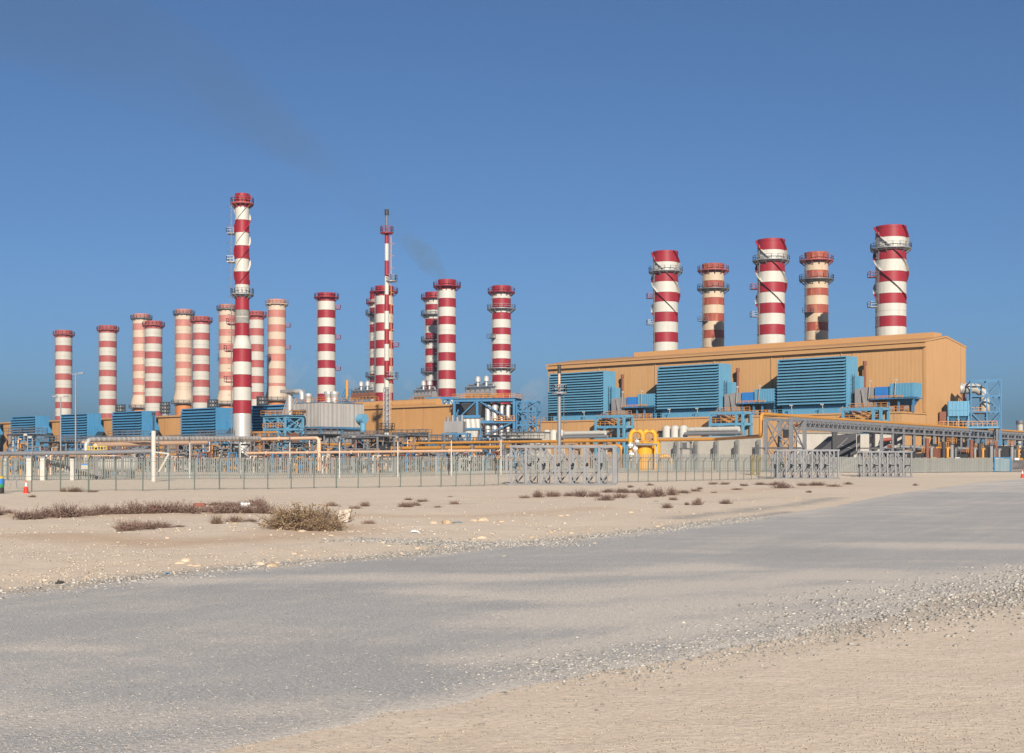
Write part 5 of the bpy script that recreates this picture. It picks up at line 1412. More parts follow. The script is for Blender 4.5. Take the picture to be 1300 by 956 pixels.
def filter_tower():
    Y = 281; o = Vector((at(1238, 590, Y).x, Y, 0)); u = Y / F
    t = thing('dust_filter_tower', 'open blue steel tower with hopper box and silver bent duct at the right end', 'dust filter', o, R(-16))
    Z = lambda y: CAMZ + (HZ - y) * u
    px = lambda x: (x - 1238) * u
    top = Z(483)
    steel_frame(t, [px(1233), px(1252), px(1269)], [0, 5.0], [Z(543), Z(523), Z(503), top], 0.27, M['bluesteel'], 'k', bw=0.2)
    m = MB(); m.span((px(1205), 0, Z(528)), (px(1231), 4, Z(509)))
    for k in range(6): m.span((px(1206 + k * 4.6), -0.09, Z(528)), (px(1206 + k * 4.6) + .14, -.004, Z(509)))
    m.span((px(1205), -0.1, Z(520.5)), (px(1231), -.004, Z(519.5))); m.build('hopper_box', M['blue'], t)
    for k in (0, 1):
        a, b = px(1206 + k * 13), px(1217.5 + k * 13)
        m = MB(); m.add([(a, .3, Z(528.1)), (b, .3, Z(528.1)), (b, 3.7, Z(528.1)), (a, 3.7, Z(528.1)), ((a + b) / 2 - .4, 1.6, Z(536)), ((a + b) / 2 + .4, 1.6, Z(536)), ((a + b) / 2 + .4, 2.4, Z(536)), ((a + b) / 2 - .4, 2.4, Z(536))], [(0, 1, 5, 4), (1, 2, 6, 5), (2, 3, 7, 6), (3, 0, 4, 7), (4, 5, 6, 7)]); m.build('hopper_cone', M['blue'], t)
    for x in (1205.5, 1218, 1230.5):
        m = MB(); m.span((px(x) - .15, .1, Z(541)), (px(x) + .15, .4, Z(528.1))); m.build('leg', M['blue'], t)
    m = MB(); m.span((px(1194), -1, Z(544)), (px(1266), 5.4, Z(541.6))); m.build('platform', M['blue'], t)
    m = MB(); m.rail([(px(1194), -.9, Z(541.6)), (px(1264), -.9, Z(541.6))], 1.1, .9, .12); m.rail([(px(1231), .2, Z(524)), (px(1254), .2, Z(524))], 1.1, .8, .12); m.build('handrail', M['rail'], t)
    m = MB(); m.span((px(1231), 0.3, Z(525)), (px(1254), 4.6, Z(523.9))); m.build('gallery', M['gold'], t)
    rr = 6.3 * u
    m = MB(); m.path([(px(1223), 3.4, Z(492)), (px(1228), 3.4, Z(492)), (px(1236), 3.4, Z(491.5))] + [(px(1236) + 14.5 * u * math.sin(a), 3.4, Z(491.5) - 14.5 * u * (1 - math.cos(a))) for a in (0.3, .6, .9, 1.2, 1.5)] + [(px(1250.5), 3.4, Z(524))], rr, 18); m.build('bent_duct', M['concrete'], t)
    m = MB(); m.path([(px(1221), 3.4, Z(492)), (px(1232), 3.4, Z(492))], rr * 1.12, 18); m.build('duct_collar', M['dull'], t)
    m = MB(); m.bar((px(1225), 3.4, Z(499)), (px(1226), 3.4, Z(510)), 0.9); m.build('drop_leg', M['rust'], t)
    m = MB(); m.span((px(1195), 0.5, Z(541)), (px(1203), 4.0, Z(522))); m.build('fan_casing', M['rust'], t)
    for x in (1196, 1264):
        for y in (-.5, 5):
            m = MB(); m.span((px(x) - .22, y - .22, 0), (px(x) + .22, y + .22, Z(544.1))); m.build('column', M['galvd'], t)
    # small far stack and sheds at the right edge
    Y = 420; p = at(1295, 590, Y); Zz = lambda y: CAMZ + (HZ - y) / F * Y
    c = thing('small_chimney', 'small grey and white chimney at the right picture edge', 'chimney', (p.x, Y, 0))
    m = MB(); m.lathe([(.85, 0), (.85, Zz(535.5))], 20, mats=[0]); m.build('shaft', M['concrete'], c)
    m = MB(); m.ring((0, 0, Zz(536)), .8, 1.25, -.5, .5, 20); m.build('cap', M['galvd'], c)
    m = MB()
    for k in range(14): m.bar((-1.0, -.3, 1 + k), (-1.0, .3, 1 + k), .1)
    for a in (-.3, .3): m.bar((-1.0, a, 0), (-1.0, a, Zz(538)), .12)
    m.build('ladder', M['galvd'], c)
    d = thing('pump_house', 'pale low pump house beyond the pipe bridge at the right edge', 'building', (at(1262, 590, 330).x, 330, 0), R(10))
    m = MB(); m.span((0, 0, 0), (7.5, 6, 6.4)); m.build('wall', M['concrete'], d)
    m = MB(); m.span((-.3, -.3, 6.4), (7.8, 6.3, 6.7)); m.build('roof', M['bluesteel'], d)
    m = MB(); m.span((2, -.06, 3.6), (4.4, -.004, 5.2)); m.build('window', M['dark'], d)
    e = thing('pipe_manifold', 'tangle of grey and peach pipes beyond the pipe bridge at the right edge', 'machinery', (at(1283, 590, 310).x, 310, 0), R(10))
    for k in range(7):
        m = MB(); m.path(rpath([(k * 1.1 - 1, (k % 3) * 1.2, 0), (k * 1.1 - 1, (k % 3) * 1.2, 3 + (k * 1.7) % 3), (k * 1.1 + 1.6, (k % 3) * 1.2, 3 + (k * 1.7) % 3)], .4), .28, 10); m.build('pipe_bend', M[['peach', 'galv', 'rust', 'silver'][k % 4]], e)
filter_tower()

# ------------------------------------------------------------------ steel trestles lying ready outside the fence
M['trestle'] = paint('dull_trestle_steel', (0.155, 0.157, 0.168), 0.55, 0.18, 0.8, 0.3, streak=0.3)
def trestle(x0, x1, ytop, ybase, Y0, n, lab, depth, slope=0.0, name='steel_trestle'):
    a, b = at(x0, ybase, Y0), at(x1, ybase, Y0 + slope)
    z = hz((a.x + b.x) / 2, Y0)
    L = math.hypot(b.x - a.x, b.y - a.y)
    H = (ybase - ytop) / F * Y0
    t = thing(name, lab, 'steel frame', (a.x, a.y, z), math.atan2(b.y - a.y, b.x - a.x), 'fabricated steel trestles outside the fence')
    xs = [L * k / (n - 1) for k in range(n)]
    w = 0.19
    for j, y in enumerate((0, depth)):
        sh = 0.45 * j
        for x in xs:
            m = MB(); m.span((x + sh - w / 2, y - w / 2, 0.1), (x + sh + w / 2, y + w / 2, H)); m.build('post', M['trestle'], t)
        m = MB(); m.span((sh - w, y - w * .6, H), (L + sh + w, y + w * .6, H + 0.2)); m.build('top_beam', M['trestle'], t)
        m = MB(); m.span((sh - 0.5, y - w * .6, 0), (L + sh + w, y + w * .6, 0.18)); m.build('bottom_beam', M['galvd'], t)
        m = MB()
        for xa, xb in zip(xs, xs[1:]):
            m.bar((xa + sh, y, H), (xb + sh - .1, y, H * .5), 0.12); m.bar((xb + sh, y, H * .5), (xa + sh + .1, y, 0.2), 0.12)
        m.build('diagonal', M['galvd'], t)
    m = MB()
    for x in xs[::2]:
        for zz in (H * .5, H): m.bar((x, 0, zz - .06), (x + .45, depth, zz - .06), 0.13)
    m.build('cross_tie', M['trestle'], t)
    return t
trestle(649, 779, 568, 616.2, 117, 8, 'wide galvanised steel trestle before the fence, left of the yellow vessels', 3.6)
trestle(987, 1064, 572.5, 608, 160, 8, 'galvanised steel trestle below the start of the pipe bridge', 4.0)
trestle(1096, 1157, 574, 605.8, 176, 7, 'galvanised steel trestle before the row of concrete blast walls', 4.0)

# ------------------------------------------------------------------ fences
def poly_points(pts, step):
    P = [Vector((x, y, 0)) for x, y in pts]
    out = []
    for a, b in zip(P, P[1:]):
        n = max(1, round((b - a).length / step))
        out += [a.lerp(b, i / n) for i in range(n)]
    out.append(P[-1])
    for p in out: p.z = hz(p.x, p.y)
    return out

def outer_fence():
    pts = poly_points([(-62, 72), (-34, 89.3), (-5.8, 109.5), (30, 158), (33.5, 164)], 1.95)
    t = thing('chain_link_fence', 'low chain link fence on dark green posts across the desert', 'fence', pts[0])
    o = pts[0]; H = 2.1
    rnd = random.Random(3)
    for i, p in enumerate(pts):
        q = p - o; m = MB(); lean = rnd.uniform(-.03, .03)
        m.tube(q, q + Vector((lean, 0, H + .05)), 0.042 if i % 5 else 0.055, 6)
        d = (pts[min(i + 1, len(pts) - 1)] - pts[max(i - 1, 0)]).normalized(); nrm = Vector((d.y, -d.x, 0))
        m.tube(q + Vector((lean, 0, H)), q + Vector((lean, 0, H + .38)) + nrm * 0.32, 0.035, 5); m.build('post', M['fencepost'], t)
    for i, (a, b) in enumerate(zip(pts, pts[1:])):
        a2, b2 = a - o, b - o; L = (b - a).length; ang = math.atan2(b.y - a.y, b.x - a.x)
        m = MB(); dz = b2.z - a2.z
        m.add([(0, 0, 0.05), (L, 0, 0.05 + dz), (L, 0, H + dz), (0, 0, H)], [(0, 1, 2, 3)])
        q = m.build('mesh_panel', M['chain'], t); q.location = a2 + Vector((0, 0, 0)); q.rotation_euler = (0, 0, ang)
    m = MB()
    for a, b in zip(pts, pts[1:]):
        a, b = a - o, b - o
        for z in (0.06, H * .5, H): m.bar(a + Vector((0, 0, z)), b + Vector((0, 0, z)), 0.022)
    m.build('line_wire', M['fencepost'], t)
    m = MB()
    for a, b in zip(pts, pts[1:]):
        d = (b - a).normalized(); nn = Vector((d.y, -d.x, 0)); a, b = a - o, b - o
        for k in (.35, .7, 1.0): m.bar(a + Vector((0, 0, H + .38 * k)) + nn * .32 * k, b + Vector((0, 0, H + .38 * k)) + nn * .32 * k, 0.018)
    m.build('barbed_wire', M['galvd'], t)
    g = thing('gate_post', 'pair of olive timber gate posts at the right end of the chain link fence', 'gate post', (at(955, 598, 175).x, 175, hz(31, 175)))
    for x in (0, 0.8):
        m = MB(); m.span((x - .22, -.2, -.1), (x + .22, .2, 2.6)); m.build('post', M['railyel'] if False else M['rustolive'], g)
    m = MB(); m.span((0.225, -.06, 0.4), (.575, .06, .6)); m.span((0.225, -.06, 1.8), (.575, .06, 2.0)); m.build('rail', M['rustolive'], g)
M['rustolive'] = paint('olive_timber', (0.15, 0.115, 0.045), 0.7, 0.15, 0.6)
outer_fence()

def palisade(pts, name, lab, H, mat, step, pick, solid, group=None):
    P = poly_points(pts, step)
    o = P[0]
    t = thing(name, lab, 'fence', o, 0, group)
    rnd = random.Random(11)
    for i, (a, b) in enumerate(zip(P, P[1:])):
        a2, b2 = a - o, b - o; L = (b - a).length; ang = math.atan2(b.y - a.y, b.x - a.x); dz = b2.z - a2.z
        m = MB()
        n = int(L / pick)
        for k in range(n):
            x = (k + .5) * L / n; z = dz * x / L; h = H + rnd.uniform(-.06, .06)
            w = pick * solid
            m.span((x - w / 2, -.015, z + .08), (x + w / 2, .015, z + h))
        q = m.build('panel', mat, t); q.location = a2; q.rotation_euler = (0, 0, ang)
        m = MB(); m.bar((0, .05, .5), (L, .05, .5 + dz), .06); m.bar((0, .05, H - .45), (L, .05, H - .45 + dz), .06); q = m.build('rail', M['galvd'], t); q.location = a2; q.rotation_euler = (0, 0, ang)
        m = MB(); m.span((-.06, -.02, 0), (.06, .12, H)); q = m.build('post', M['galv'], t); q.location = a2; q.rotation_euler = (0, 0, ang)
    return t
palisade([(-92, 122), (-43, 158), (-10, 176), (11.6, 181), (34.6, 190), (45, 195)], 'palisade_fence', 'long pale palisade fence standing behind the dark chain link fence', 2.55, M['palisade'], 3.0, 0.26, 0.5)
palisade([(45.1, 195), (66, 207), (77, 214.5)], 'panel_fence', 'weathered grey green panel fence below the pipe bridge', 2.3, M['concretegreen'], 3.2, 0.4, 0.93)
def right_gate():
    p = Vector((77.3, 214.6, hz(77, 214)))
    t = thing('site_gate', 'pale blue sheeted site gate below the pipe bridge on the right', 'gate', p, R(20))
    m = MB(); m.span((.1, -.03, .15), (3.0, .03, 2.2)); m.build('gate_leaf', M['palebluesheet'], t)
    for x in (0, 3.1):
        m = MB(); m.span((x - .09, -.09, 0), (x + .09, .09, 2.5)); m.build('post', M['bluesteel'], t)
    m = MB(); m.span((-.1, -.06, 2.25), (3.2, .06, 2.4)); m.build('top_rail', M['bluesteel'], t)
    palisade([(80.6, 216), (96, 222), (112, 228)], 'mesh_fence', 'dark grey slatted fence at the right picture edge', 2.0, M['galvd'], 3.0, 0.22, 0.6)
M['palebluesheet'] = paint('pale_blue_sheet', (0.15, 0.20, 0.22), 0.6, 0.15, 0.6, streak=0.4)
right_gate()

# ------------------------------------------------------------------ person, cones, drum, sign
def person():
    Y = 186; p = at(992.8, 600, Y)
    z = hz(p.x, Y)
    J = [(0, 0, .93), (0, 0, 1.18), (0, .01, 1.40), (0, .01, 1.50), (0, -.01, 1.60), (0, -.01, 1.74),
         (.19, 0, 1.40), (.25, .02, 1.14), (.24, -.08, .90), (-.19, 0, 1.40), (-.25, .02, 1.14), (-.22, -.10, .92),
         (.10, 0, .88), (.12, -.06, .50), (.12, .05, .09), (.13, -.12, .04), (-.10, 0, .88), (-.13, .04, .49), (-.15, .12, .09), (-.16, -.04, .04)]
    E = [(0, 1), (1, 2), (2, 3), (3, 4), (4, 5), (2, 6), (6, 7), (7, 8), (2, 9), (9, 10), (10, 11), (0, 12), (12, 13), (13, 14), (14, 15), (0, 16), (16, 17), (17, 18), (18, 19)]
    rad = [.15, .15, .16, .055, .095, .085, .075, .052, .042, .075, .052, .042, .10, .07, .05, .045, .10, .07, .05, .045]
    me = bpy.data.meshes.new('person'); me.from_pydata(J, E, [])
    me.materials.append(M['coverall'])
    o = bpy.data.objects.new('person', me); col.objects.link(o); o.location = (p.x, Y, z); o.rotation_euler = (0, 0, R(35))
    s = o.modifiers.new('skin', 'SKIN')
    for i, r in enumerate(rad): me.skin_vertices[0].data[i].radius = (r, r * .8)
    me.skin_vertices[0].data[0].use_root = True
    o.modifiers.new('sub', 'SUBSURF').levels = 1
    tag(o, 'worker in blue trousers and a yellow green vest walking inside the right steel trestle', 'person')
    m = MB(); m.lathe([(.19, .95), (.21, 1.15), (.225, 1.36), (.13, 1.47)], 14); m.build('vest', M['vest'], o)
    m = MB(); m.lathe([(.14, 1.67), (.115, 1.74), (.06, 1.81), (.005, 1.83)], 14); m.build('helmet', M['conewhite'], o)
M['coverall'] = paint('blue_coverall', (0.03, 0.05, 0.16), .8, .15, 3)
M['vest'] = paint('yellow_green_vest', (0.42, 0.58, 0.06), .7, .1, 3)
person()

def cones():
    proto = None
    for x, yb, Y, lab, sc_ in ((33, 625, 87, 'red traffic cone with a white sleeve at the left fence', .8), (1298, 606, 172, 'red traffic cone by the right picture edge', 1.0)):
        p = at(x, yb, Y); z = hz(p.x, Y)
        if proto is None:
            t = thing('traffic_cone', lab, 'traffic cone', (p.x, Y, z), 0, 'red traffic cones')
            m = MB(); m.span((-.24, -.24, 0), (.24, .24, .05)); m.build('base', M['conered'], t)
            m = MB(); m.lathe([(.20, .05), (.17, .5), (.075, .52), (.07, .56), (.05, .86), (.045, .87), (.03, 1.05), (0.001, 1.06)], 16, mats=[0, 0, 0, 1, 1, 0, 0]); m.build('body', [M['conered'], M['conewhite']], t)
            proto = t
        else: t = copy_tree(proto, (p.x, Y, z), label=lab)
        t.scale = (sc_,) * 3
    Y = 86; p = at(-1.2, 620, Y); z = hz(p.x, Y)
    d = thing('plastic_drum', 'blue plastic drum with yellow lid and green band at the left picture edge', 'drum', (p.x, Y, z), 0)
    m = MB(); m.lathe([(.02, .02), (.30, .02), (.32, .2), (.30, .4)], 20); m.build('foot', M['dark'], d)
    m = MB(); m.lathe([(.30, .4), (.33, .55), (.33, .62)], 20); m.build('band', M['green2'], d)
    m = MB(); m.lathe([(.33, .62), (.34, .8), (.31, .97)], 20); m.build('body', M['bluedeep'], d)
    m = MB(); m.lathe([(.32, .97), (.32, 1.08), (.1, 1.16), (.01, 1.16)], 20); m.build('lid', M['railyel'], d)
    Y = 100; p = at(19, 612, Y)
    s = thing('tripod_stand', 'small grey folding tripod stand behind the left fence', 'stand', (p.x, Y, hz(p.x, Y)))
    for k in range(3):
        a = R(90 + 120 * k); m = MB(); m.tube((.42 * math.cos(a), .42 * math.sin(a), 0), (0, 0, 1.25), .03, 6); m.build('leg', M['galv'], s)
    m = MB(); m.box((0, 0, 1.32), (.2, .2, .14)); m.build('head', M['galvd'], s)
    Y = 150; p = at(107.5, 594, Y)
    g = thing('notice_board', 'small blue and white notice board on a post by the left vessel', 'sign', (p.x, Y, 0))
    m = MB(); m.tube((0, .06, 0), (0, .06, 1.9), .04, 6); m.build('post', M['galv'], g)
    m = MB(); m.span((-.4, 0, 1.25), (.4, .04, 1.85)); m.build('board', M['concrete'], g)
    m = MB(); m.span((-.4, -.012, 1.70), (.4, -.002, 1.85)); m.build('header_strip', M['bluedeep'], g)
M['green2'] = paint('green_plastic', (0.03, 0.22, 0.08), .5, .1, 3)
cones()

# ------------------------------------------------------------------ desert shrubs
def shrub_proto(seed, leaf, nt_, nl, flat):
    rnd = random.Random(seed)
    tw, lf = MB(), MB()
    tips = []
    for i in range(nt_):
        a = rnd.uniform(0, 2 * math.pi); el = rnd.uniform(.12, 1.35); L = rnd.uniform(.28, .52)
        b = Vector((rnd.gauss(0, .16), rnd.gauss(0, .16), 0))
        d = Vector((math.cos(a) * math.cos(el), math.sin(a) * math.cos(el), math.sin(el) * flat))
        p0, p1 = b, b + d * L * .6 + Vector((0, 0, .02)); p2 = p1 + (d + Vector((rnd.gauss(0, .3), rnd.gauss(0, .3), rnd.gauss(.1, .25)))) * L * .5
        for u, v, w in ((p0, p1, .012), (p1, p2, .008)):
            s = (v - u).cross(Vector((0, 0, 1)));
            s = s.normalized() * w if s.length > 1e-5 else Vector((w, 0, 0))
            tw.add([u - s, u + s, v + s * .6, v - s * .6], [(0, 1, 2, 3)])
            q = Vector((0, 0, w)); tw.add([u - q, u + q, v + q * .6, v - q * .6], [(0, 1, 2, 3)])
        tips += [p1, p2, p1.lerp(p2, .5), p0.lerp(p1, .7)]
    for i in range(nl):
        c = rnd.choice(tips) + Vector((rnd.gauss(0, .03), rnd.gauss(0, .03), rnd.gauss(0, .025)))
        if c.z < .01: c.z = .01
        a = Vector((rnd.gauss(0, 1), rnd.gauss(0, 1), rnd.gauss(0, 1))).normalized() * rnd.uniform(.010, .026)
        b = a.cross(Vector((rnd.gauss(0, 1), rnd.gauss(0, 1), rnd.gauss(0, 1)))).normalized() * rnd.uniform(.006, .014)
        lf.add([c - a, c + b, c + a, c - b], [(0, 1, 2, 3)])
    return tw, lf

def shrubs():
    small = [(-8, 655, 30, 10), (10, 653, 16, 6), (38, 659, 46, 14), (60, 657, 30, 12), (82, 657, 50, 15), (108, 655, 36, 11), (130, 654, 30, 12), (150, 653.5, 42, 14), (172, 653, 40, 13), (195, 653, 34, 14), (215, 652.5, 40, 14), (238, 652, 36, 13), (262, 650, 36, 11), (285, 652, 44, 12), (310, 652, 38, 13), (333, 652, 32, 15), (300, 643, 40, 7), (325, 641, 30, 8), (275, 642, 24, 5),
             (162, 674, 34, 14), (182, 672, 34, 11), (203, 670, 30, 9), (226, 669, 18, 4), (275, 666, 22, 9), (298, 664, 26, 7), (318, 662, 20, 5),
             (421, 642, 20, 5), (452, 647, 16, 6), (464, 644, 14, 6), (516, 645, 20, 7), (528, 642, 16, 6), (537, 636, 18, 4), (518, 635, 8, 3), (556, 645, 10, 3), (578, 640, 13, 6), (572, 631, 5, 2),
             (667, 633, 14, 5), (683, 632, 18, 9), (702, 631, 20, 7), (722, 630, 18, 5), (738, 630.5, 26, 8), (755, 630, 18, 7), (772, 626, 20, 5), (790, 626, 24, 6), (810, 626, 26, 6), (770, 635, 26, 7), (786, 632, 20, 8), (818, 632, 20, 10), (835, 631, 26, 11), (853, 629, 18, 9), (868, 627, 20, 5), (884, 624, 14, 5), (888, 621, 9, 3), (847, 645, 17, 8), (855, 635, 12, 5), (886, 641.5, 15, 8), (872, 641, 6, 4), (922, 639, 20, 7), (907, 626, 8, 3), (800, 619, 10, 3), (825, 616.5, 10, 3), (905, 615, 13, 4), (920, 615, 14, 4), (945, 617, 12, 4), (965, 615.5, 22, 4), (985, 616, 20, 4), (935, 622, 14, 3), (993, 620, 24, 7), (1018, 617, 14, 4), (1037, 616.5, 22, 5), (1059, 618, 18, 4), (1077, 615, 12, 3), (1027, 625.5, 6, 3), (1162, 616.5, 6, 3), (80, 624.5, 9, 5), (95, 624.5, 26, 5), (117, 624.5, 16, 3), (41, 631, 8, 3), (469, 665, 9, 5), (435, 660, 26, 5)]
    protos = []
    spec = [(1, 'leafdry', 170, 2000, .85), (2, 'leafdry', 130, 1300, .7), (3, 'leafdry', 190, 2600, .75), (4, 'leafolive', 170, 2200, 1.0)]
    meshes = []
    for sd_, leaf, a, b, fl in spec: meshes.append((shrub_proto(sd_, leaf, a, b, fl), leaf))
    ordn = ['first', 'second', 'third', 'fourth', 'fifth', 'sixth', 'seventh', 'eighth', 'ninth', 'tenth', 'eleventh', 'twelfth', 'thirteenth', 'fourteenth', 'fifteenth', 'sixteenth', 'seventeenth', 'eighteenth', 'nineteenth', 'twentieth']
    rnd = random.Random(17)
    built = {}
    counts = {}
    def zone(x, y):
        if y < 632 and x < 200: return 'tiny dry shrub at the left fence foot'
        if x < 350 and y < 646: return 'low purplish shrub behind the dense left row'
        if x < 350 and y < 661: return 'purplish shrub in the dense left row'
        if x < 350: return 'dry shrub left of the big bush, front row'
        if x < 480: return 'small dry shrub beside the big bush'
        if x < 600: return 'small scattered shrub on the open central sand'
        if y > 636: return 'lone dark shrub right of centre'
        if x < 765: return 'brown shrub in the row before the wide trestle'
        if x < 895: return 'brown shrub in the patch right of the wide trestle'
        return 'low dry shrub on the sand before the right trestles'
    for x, y, w, h in sorted(small):
        Y = CAMZ * F / (y - HZ); p = gpt(x, y)
        zn = zone(x, y); counts[zn] = counts.get(zn, 0) + 1
        n = counts[zn]
        o_ = ordn[n - 1] if n <= 20 else ordn[n - 21].replace('first', 'twenty first').replace('second', 'twenty second').replace('third', 'twenty third').replace('fourth', 'twenty fourth')
        lab = zn + ', ' + o_ + ' from its left end' if 'row' in zn or 'patch' in zn else zn + ', ' + o_ + ' from left'
        k = 3 if (x, y) in ((275, 666), (435, 660), (80, 624.5), (95, 624.5)) else rnd.randrange(3)
        W = w * Y / F; H = max(h * Y / F * 1.25, .12)
        if k not in built:
            (tw, lf), leaf = meshes[k]
            t = thing('desert_shrub', lab, 'shrub', (0, 0, 0), 0, 'dry desert shrubs')
            tw.build('twigs', M['twig'], t); lf.build('leaves', M[leaf], t)
            built[k] = t
        else: t = copy_tree(built[k], (0, 0, 0), label=lab)
        t.location = (p[0], p[1], hz(p[0], p[1]) - .02)
        t.rotation_euler = (0, 0, rnd.uniform(0, 6.28))
        t.scale = (W * 1.0, max(W * .8, .45), H * 2.0)
    t = thing('large_bush', 'biggest olive brown bush, dense and rounded, on the sand left of centre', 'bush', (0, 0, 0))
    (a, b) = shrub_proto(31, 'leafolive', 420, 9000, 1.0)
    a.build('twigs', M['twig'], t); b.build('leaves', M['leafolive'], t)
    p = gpt(384, 671); t.location = (p[0], p[1], hz(*p) - .03); t.scale = (2.05, 1.5, 1.3)
    t2 = thing('large_bush', 'tan bush leaning against the right side of the biggest bush', 'bush', (0, 0, 0))
    (a, b) = shrub_proto(33, 'leafolive', 240, 5200, .8)
    a.build('twigs', M['twig'], t2); b.build('leaves', M['leafolive'], t2)
    p = gpt(409, 672.5); t2.location = (p[0], p[1], hz(*p) - .03); t2.scale = (1.15, 1.0, 1.05)
    t3 = thing('large_bush', 'low olive bush spreading from the left side of the biggest bush', 'bush', (0, 0, 0))
    (a, b) = shrub_proto(35, 'leafolive', 200, 3600, .6)
    a.build('twigs', M['twig'], t3); b.build('leaves', M['leafolive'], t3)
    p = gpt(366, 662); t3.location = (p[0], p[1], hz(*p) - .03); t3.scale = (1.25, 1.0, .8)
shrubs()

# ------------------------------------------------------------------ rocks, litter, gravel
def rock_mesh(rnd, n=2):
    import bmesh
    bm = bmesh.new(); bmesh.ops.create_icosphere(bm, subdivisions=n, radius=.5)
    for v in bm.verts:
        f = 1 + .5 * (float(vnoise(np.array([v.co.x * 3 + rnd.random() * .12 + 9]), np.array([v.co.y * 3 + v.co.z * 2.3]), 4)[0]) - .5)
        v.co = Vector((v.co.x * f, v.co.y * f * .85, max(-.12, v.co.z * f * .62)))
    me = bpy.data.meshes.new('rock'); bm.to_mesh(me); bm.free(); me.materials.append(M['rock'])
    return me
def rocks():
    rnd = random.Random(5)
    ms = []
    for i in range(4):
        r2 = random.Random(100 + i); ms.append(rock_mesh(r2))
    sp = [(228, 716, 14), (236, 714, 18), (242, 718, 9), (250, 719, 12), (331, 717, 14), (345, 719, 16), (352, 715, 10), (366, 712, 9), (374, 704, 10), (383, 706, 8), (360, 672, 18), (372, 670, 22), (384, 674, 12), (420, 681, 9), (614, 661.5, 22), (602, 662, 12), (636, 663, 10), (550, 664, 14), (567, 666, 16), (611, 684.5, 14), (602, 686, 7), (486, 691, 10), (531, 697, 12), (494, 694, 6), (566, 695, 7), (510, 703, 6), (700, 676, 9), (725, 677, 8), (745, 674, 7), (675, 683, 9), (835, 669, 9), (842, 671, 7), (712, 656, 10), (720, 655, 7), (800, 651, 8), (57, 737, 8), (15, 747, 9), (110, 733, 6), (293, 664, 10), (298, 667, 8), (150, 690, 6), (212, 683, 7), (880, 652, 5), (1010, 633, 5), (755, 690, 6), (640, 706, 5)]
    zc = {}
    ordn = ['first', 'second', 'third', 'fourth', 'fifth', 'sixth', 'seventh', 'eighth', 'ninth', 'tenth', 'eleventh', 'twelfth', 'thirteenth', 'fourteenth', 'fifteenth', 'sixteenth', 'seventeenth', 'eighteenth', 'nineteenth', 'twentieth']
    for i, (x, y, w) in enumerate(sorted(sp)):
        Y = CAMZ * F / (y - HZ); p = gpt(x, y); s = w * Y / F
        o = bpy.data.objects.new('rock', ms[i % 4]); col.objects.link(o)
        o.location = (p[0], p[1], hz(*p) + s * .02); o.rotation_euler = (0, 0, rnd.uniform(0, 6.28)); o.scale = (s, s * rnd.uniform(.7, 1.1), s * rnd.uniform(.6, .95))
        z = 'along the road edge at the left' if x < 300 and y > 700 else 'at the road edge below the big bush' if x < 400 and y > 690 else 'on the sand around the big bush' if x < 440 else 'on the sand in front of the centre' if x < 640 else 'by the road edge right of centre'
        zc[z] = zc.get(z, 0) + 1
        tag(o, 'pale limestone rock ' + z + ', ' + ordn[zc[z] - 1] + ' from left', 'rock', 'limestone rocks by the road')
rocks()

def put(o, x, y, rz=0.0, s=1.0):
    p = gpt(x, y); o.location = (p[0], p[1], hz(*p)); o.rotation_euler = (0, 0, rz); o.scale = (s,) * 3
    return o
def crumple(name, lab, cat, mat, x, y, w, seed, flat=.45):
    rnd = random.Random(seed); m = MB(); n = 9
    g = [[Vector((i / (n - 1) - .5, (j / (n - 1) - .5) * .7, max(0.01, rnd.uniform(0, .28) * flat * 2 * (1 - abs(i / (n - 1) - .5) * 1.4)))) for i in range(n)] for j in range(n)]
    vs = [v for r in g for v in r] + [Vector((v.x, v.y, max(0, v.z - .02))) for r in g for v in r]
    N2 = n * n
    fs = [(j * n + i, j * n + i + 1, (j + 1) * n + i + 1, (j + 1) * n + i) for j in range(n - 1) for i in range(n - 1)]
    m.add(vs, fs + [tuple(N2 + k for k in reversed(f)) for f in fs])
    Y = CAMZ * F / (y - HZ)
    return put(tag(m.build(name, mat), lab, cat), x, y, rnd.uniform(0, 3), w * Y / F)
